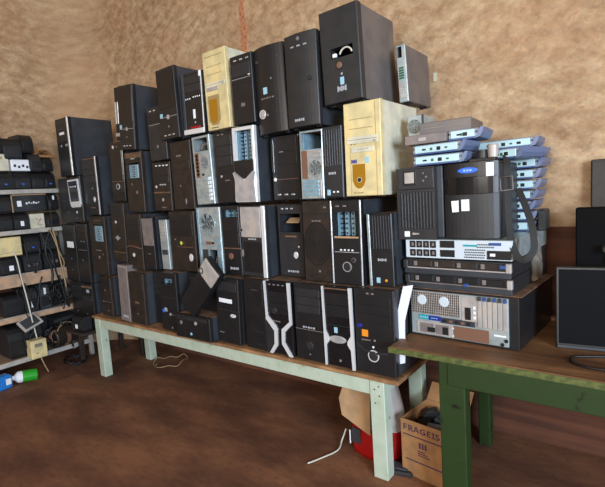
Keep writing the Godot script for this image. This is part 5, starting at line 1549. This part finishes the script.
func build_floor_things() -> void:
	# carton of parts
	var c := thing("cardboard_box", "open cardboard box of dark computer parts on the floor behind the green leg", "box", Vector3(-0.848, 0, -2.09), Vector3(0, -7, 0))
	var hw := 0.118
	var mb := MB.new()
	mb.span(Vector3(-hw, 0.0, 0.125), Vector3(hw, 0.295, 0.13))
	put("front_side", mb, M.card, c)
	mb = MB.new()
	mb.span(Vector3(-hw, 0.0, -0.13), Vector3(hw, 0.295, -0.125))
	put("back_side", mb, M.card, c)
	for s in [-1.0, 1.0]:
		mb = MB.new()
		mb.span(Vector3(s * hw - 0.003, 0.0, -0.13), Vector3(s * hw + 0.002, 0.295, 0.13))
		put("end_side", mb, M.card, c)
	mb = MB.new()
	mb.span(Vector3(-hw, 0.0, -0.13), Vector3(hw, 0.005, 0.13))
	put("box_floor", mb, M.card, c)
	mb = MB.new()
	mb.xf = Transform3D(Basis(Vector3.RIGHT, -0.7), Vector3(0.0, 0.295, -0.13))
	mb.span(Vector3(-hw, 0.0, -0.003), Vector3(hw, 0.10, 0.0))
	put("rear_flap", mb, M.card, c)
	lettering("printed_word", "FRAGEIS", 0.032, M.print_purple, c, Vector3(-0.008, 0.256, 0.1305), Vector3.ZERO, 1.2)
	mb = MB.new()
	mb.span(Vector3(-0.11, 0.215, 0.13), Vector3(0.11, 0.221, 0.1312))
	put("printed_line", mb, M.print_purple, c)
	mb = MB.new()
	mb.span(Vector3(-0.10, 0.085, 0.13), Vector3(0.10, 0.091, 0.1312))
	put("printed_line", mb, M.print_purple, c)
	mb = MB.new()
	for k in 3:
		mb.span(Vector3(-0.022 + 0.016 * k, 0.165, 0.13), Vector3(-0.012 + 0.016 * k, 0.195, 0.1312))
		mb.span(Vector3(-0.03, 0.125 + 0.011 * k, 0.13), Vector3(0.035 - 0.012 * k, 0.130 + 0.011 * k, 0.1312))
	put("printed_symbols", mb, M.print_purple, c)
	var parts := [["dark circuit part", Vector3(-0.05, 0.215, 0.04), Vector3(0.10, 0.05, 0.12), Vector3(10, 20, 25), M.black, "black adaptor at the left inside the cardboard box"], ["grey plate", Vector3(0.045, 0.23, 0.06), Vector3(0.13, 0.09, 0.02), Vector3(-28, -12, 8), M.gray, "grey plate leaning in the cardboard box"], ["b", Vector3(0.04, 0.225, -0.05), Vector3(0.12, 0.07, 0.08), Vector3(8, -15, -12), M.side, "blue-black block at the back of the cardboard box"], ["b", Vector3(-0.055, 0.24, -0.06), Vector3(0.09, 0.07, 0.07), Vector3(0, 30, 15), M.black, "black block at the back left of the cardboard box"]]
	for p in parts:
		var o := thing("computer_part", p[5], "computer part", c.transform * p[1], p[3])
		mb = MB.new()
		mb.box(Vector3.ZERO, p[2], 0.008)
		put("housing", mb, p[4], o)
		mb = MB.new()
		mb.box(Vector3(0, p[2].y * 0.5, p[2].z * 0.2), Vector3(p[2].x * 0.5, 0.004, p[2].z * 0.3), 0.001)
		put("cover_plate", mb, M.side, o)
	mb = MB.new()
	mb.span(Vector3(-0.112, 0.006, -0.12), Vector3(0.112, 0.185, 0.12), 0.01)
	var inner := put("packed_parts", mb, M.dark, null)
	inner.position = c.position
	inner.rotation = c.rotation
	tag(inner, "dark mass of small parts filling the cardboard box below the blocks", "computer parts")
	inner.set_meta("kind", "stuff")
	# sack leaning behind the table's front leg
	var s := thing("sack", "red and white plastic sack slumped behind the pale table's right leg", "sack", Vector3(-1.185, 0, -2.09), Vector3(0, -4, 0))
	for piece in [["red_lower_part", 0.0, 0.17, M.red], ["white_upper_part", 0.17, 0.47, M.sack_white]]:
		mb = MB.new(true)
		var rows := []
		var nn := 8
		for i in nn + 1:
			var y: float = lerpf(piece[1], piece[2], float(i) / nn)
			var k := y / 0.47
			var rx: float = 0.155 * (1.0 - 0.28 * k * k) * (0.90 + 0.10 * sin(k * PI))
			var rz: float = 0.10 * (1.0 - 0.62 * k * k)
			var row := []
			for j in 28:
				var a := TAU * j / 28.0
				var cr := 1.0 + 0.035 * sin(a * 5.0 + k * 4.0) + 0.03 * sin(a * 9.0 - k * 7.0)
				row.append(Vector3(signf(cos(a)) * pow(absf(cos(a)), 0.7) * rx * cr + 0.02 * sin(k * 3.0), y + 0.012 * sin(a * 4.0) * k, signf(sin(a)) * pow(absf(sin(a)), 0.7) * rz * cr))
			rows.append(row)
		for i in nn:
			for j in 28:
				var l := (j + 1) % 28
				var out: Vector3 = rows[i][j] - Vector3(0, rows[i][j].y, 0)
				mb.fan([rows[i][j], rows[i][l], rows[i + 1][l], rows[i + 1][j]], out)
		if piece[1] > 0.1:
			mb.fan(rows[nn], Vector3.UP)
		else:
			mb.fan(rows[0], Vector3.DOWN)
		put(piece[0], mb, piece[3], s)
	mb = MB.new()
	for k in 4:
		mb.box(Vector3(0.105, 0.36 - 0.035 * k, 0.062 + 0.007 * k), Vector3(0.03 - 0.004 * (k % 2), 0.018, 0.004), 0.001)
	put("grey_print", mb, M.gray, s)
	mb = MB.new()
	mb.box(Vector3(0.115, 0.09, 0.090), Vector3(0.010, 0.09, 0.006), 0.002)
	mb.box(Vector3(-0.125, 0.08, 0.088), Vector3(0.008, 0.08, 0.006), 0.002)
	put("white_print", mb, M.label_white, s)
	mb = MB.new()
	mb.box(Vector3(-0.075, 0.105, 0.098), Vector3(0.055, 0.085, 0.006), 0.002)
	put("dark_print", mb, M.side, s)
	mb = MB.new()
	mb.prism(PackedVector2Array([Vector2(-0.075, 0.02), Vector2(0.10, -0.05), Vector2(0.10, 0.20), Vector2(-0.05, 0.235), Vector2(-0.095, 0.11)]), 0.0, 0.004)
	var cd := put("cardboard_piece", mb, M.card_light)
	cd.position = Vector3(-1.255, 0.205, -1.965)
	cd.rotation_degrees = Vector3(-5, 0, 0)
	tag(cd, "torn tan cardboard leaning on the red and white sack", "cardboard")
	cable("white cable curving over the floor to the red and white sack", [Vector3(-1.36, 0.10, -2.04), Vector3(-1.385, 0.03, -2.03), Vector3(-1.37, 0.008, -1.96), Vector3(-1.405, 0.008, -1.85), Vector3(-1.44, 0.008, -1.77)], 0.0045, M.cable_white, "")
	var dk := thing("floor_tray", "small dark lump on the floor between sack and cardboard box", "floor clutter", Vector3(-1.0, 0, -1.98), Vector3(0, 12, 0))
	mb = MB.new()
	mb.span(Vector3(-0.07, 0.0, -0.05), Vector3(0.07, 0.022, 0.05), 0.008)
	put("tray_body", mb, M.charcoal, dk)
	mb = MB.new()
	mb.span(Vector3(-0.045, 0.02, -0.03), Vector3(0.045, 0.03, 0.03), 0.004)
	put("tray_lid", mb, M.side, dk)

# ---------------------------------------------------------------- scene
func _ready() -> void:
	var cam := Camera3D.new()
	cam.name = "camera"
	add_child(cam)
	cam.transform = Transform3D(Basis(Vector3(0.792102, -0.066068, -0.606802), Vector3(-0.012896, 0.992091, -0.124853), Vector3(0.610252, 0.106722, 0.784986)), Vector3(0, 1.443, 0))
	cam.fov = 56.886
	cam.near = 0.05
	cam.current = true
	var env := Environment.new()
	var sky := Sky.new()
	var sm := ProceduralSkyMaterial.new()
	sm.sky_top_color = Color(0.45, 0.62, 0.88)
	sm.sky_horizon_color = Color(0.86, 0.91, 0.97)
	sm.ground_bottom_color = Color(0.35, 0.27, 0.2)
	sm.ground_horizon_color = Color(0.6, 0.55, 0.48)
	sm.sun_angle_max = 0.0
	sky.sky_material = sm
	env.background_mode = Environment.BG_SKY
	env.sky = sky
	env.background_energy_multiplier = 1.5
	env.tonemap_mode = Environment.TONE_MAPPER_LINEAR
	env.tonemap_exposure = 0.79
	env.sdfgi_enabled = true
	env.ssao_enabled = true
	env.ssil_enabled = true
	var we := WorldEnvironment.new()
	we.name = "world_environment"
	we.environment = env
	add_child(we)
	# daylight in the right-hand window, and the softer daylight of the high window behind the camera
	for a in [["window_daylight", Vector3(3.15, 1.75, 1.4), 90.0, Vector2(2.0, 1.5), 62.0, Color(0.84, 0.92, 1.0)], ["front_window_daylight", Vector3(-0.2, 2.3, 4.15), 0.0, Vector2(3.4, 1.2), 24.0, Color(1.0, 0.98, 0.94)]]:
		var l := AreaLight3D.new()
		l.name = a[0]
		l.position = a[1]
		l.rotation_degrees.y = a[2]
		l.area_size = a[3]
		l.light_energy = a[4]
		l.light_color = a[5]
		l.area_range = 14.0
		l.shadow_enabled = true
		add_child(l)
	make_materials()
	build_room()
	build_tables()
	build_towers()
	build_shelf()
	build_gear()
	build_floor_things()
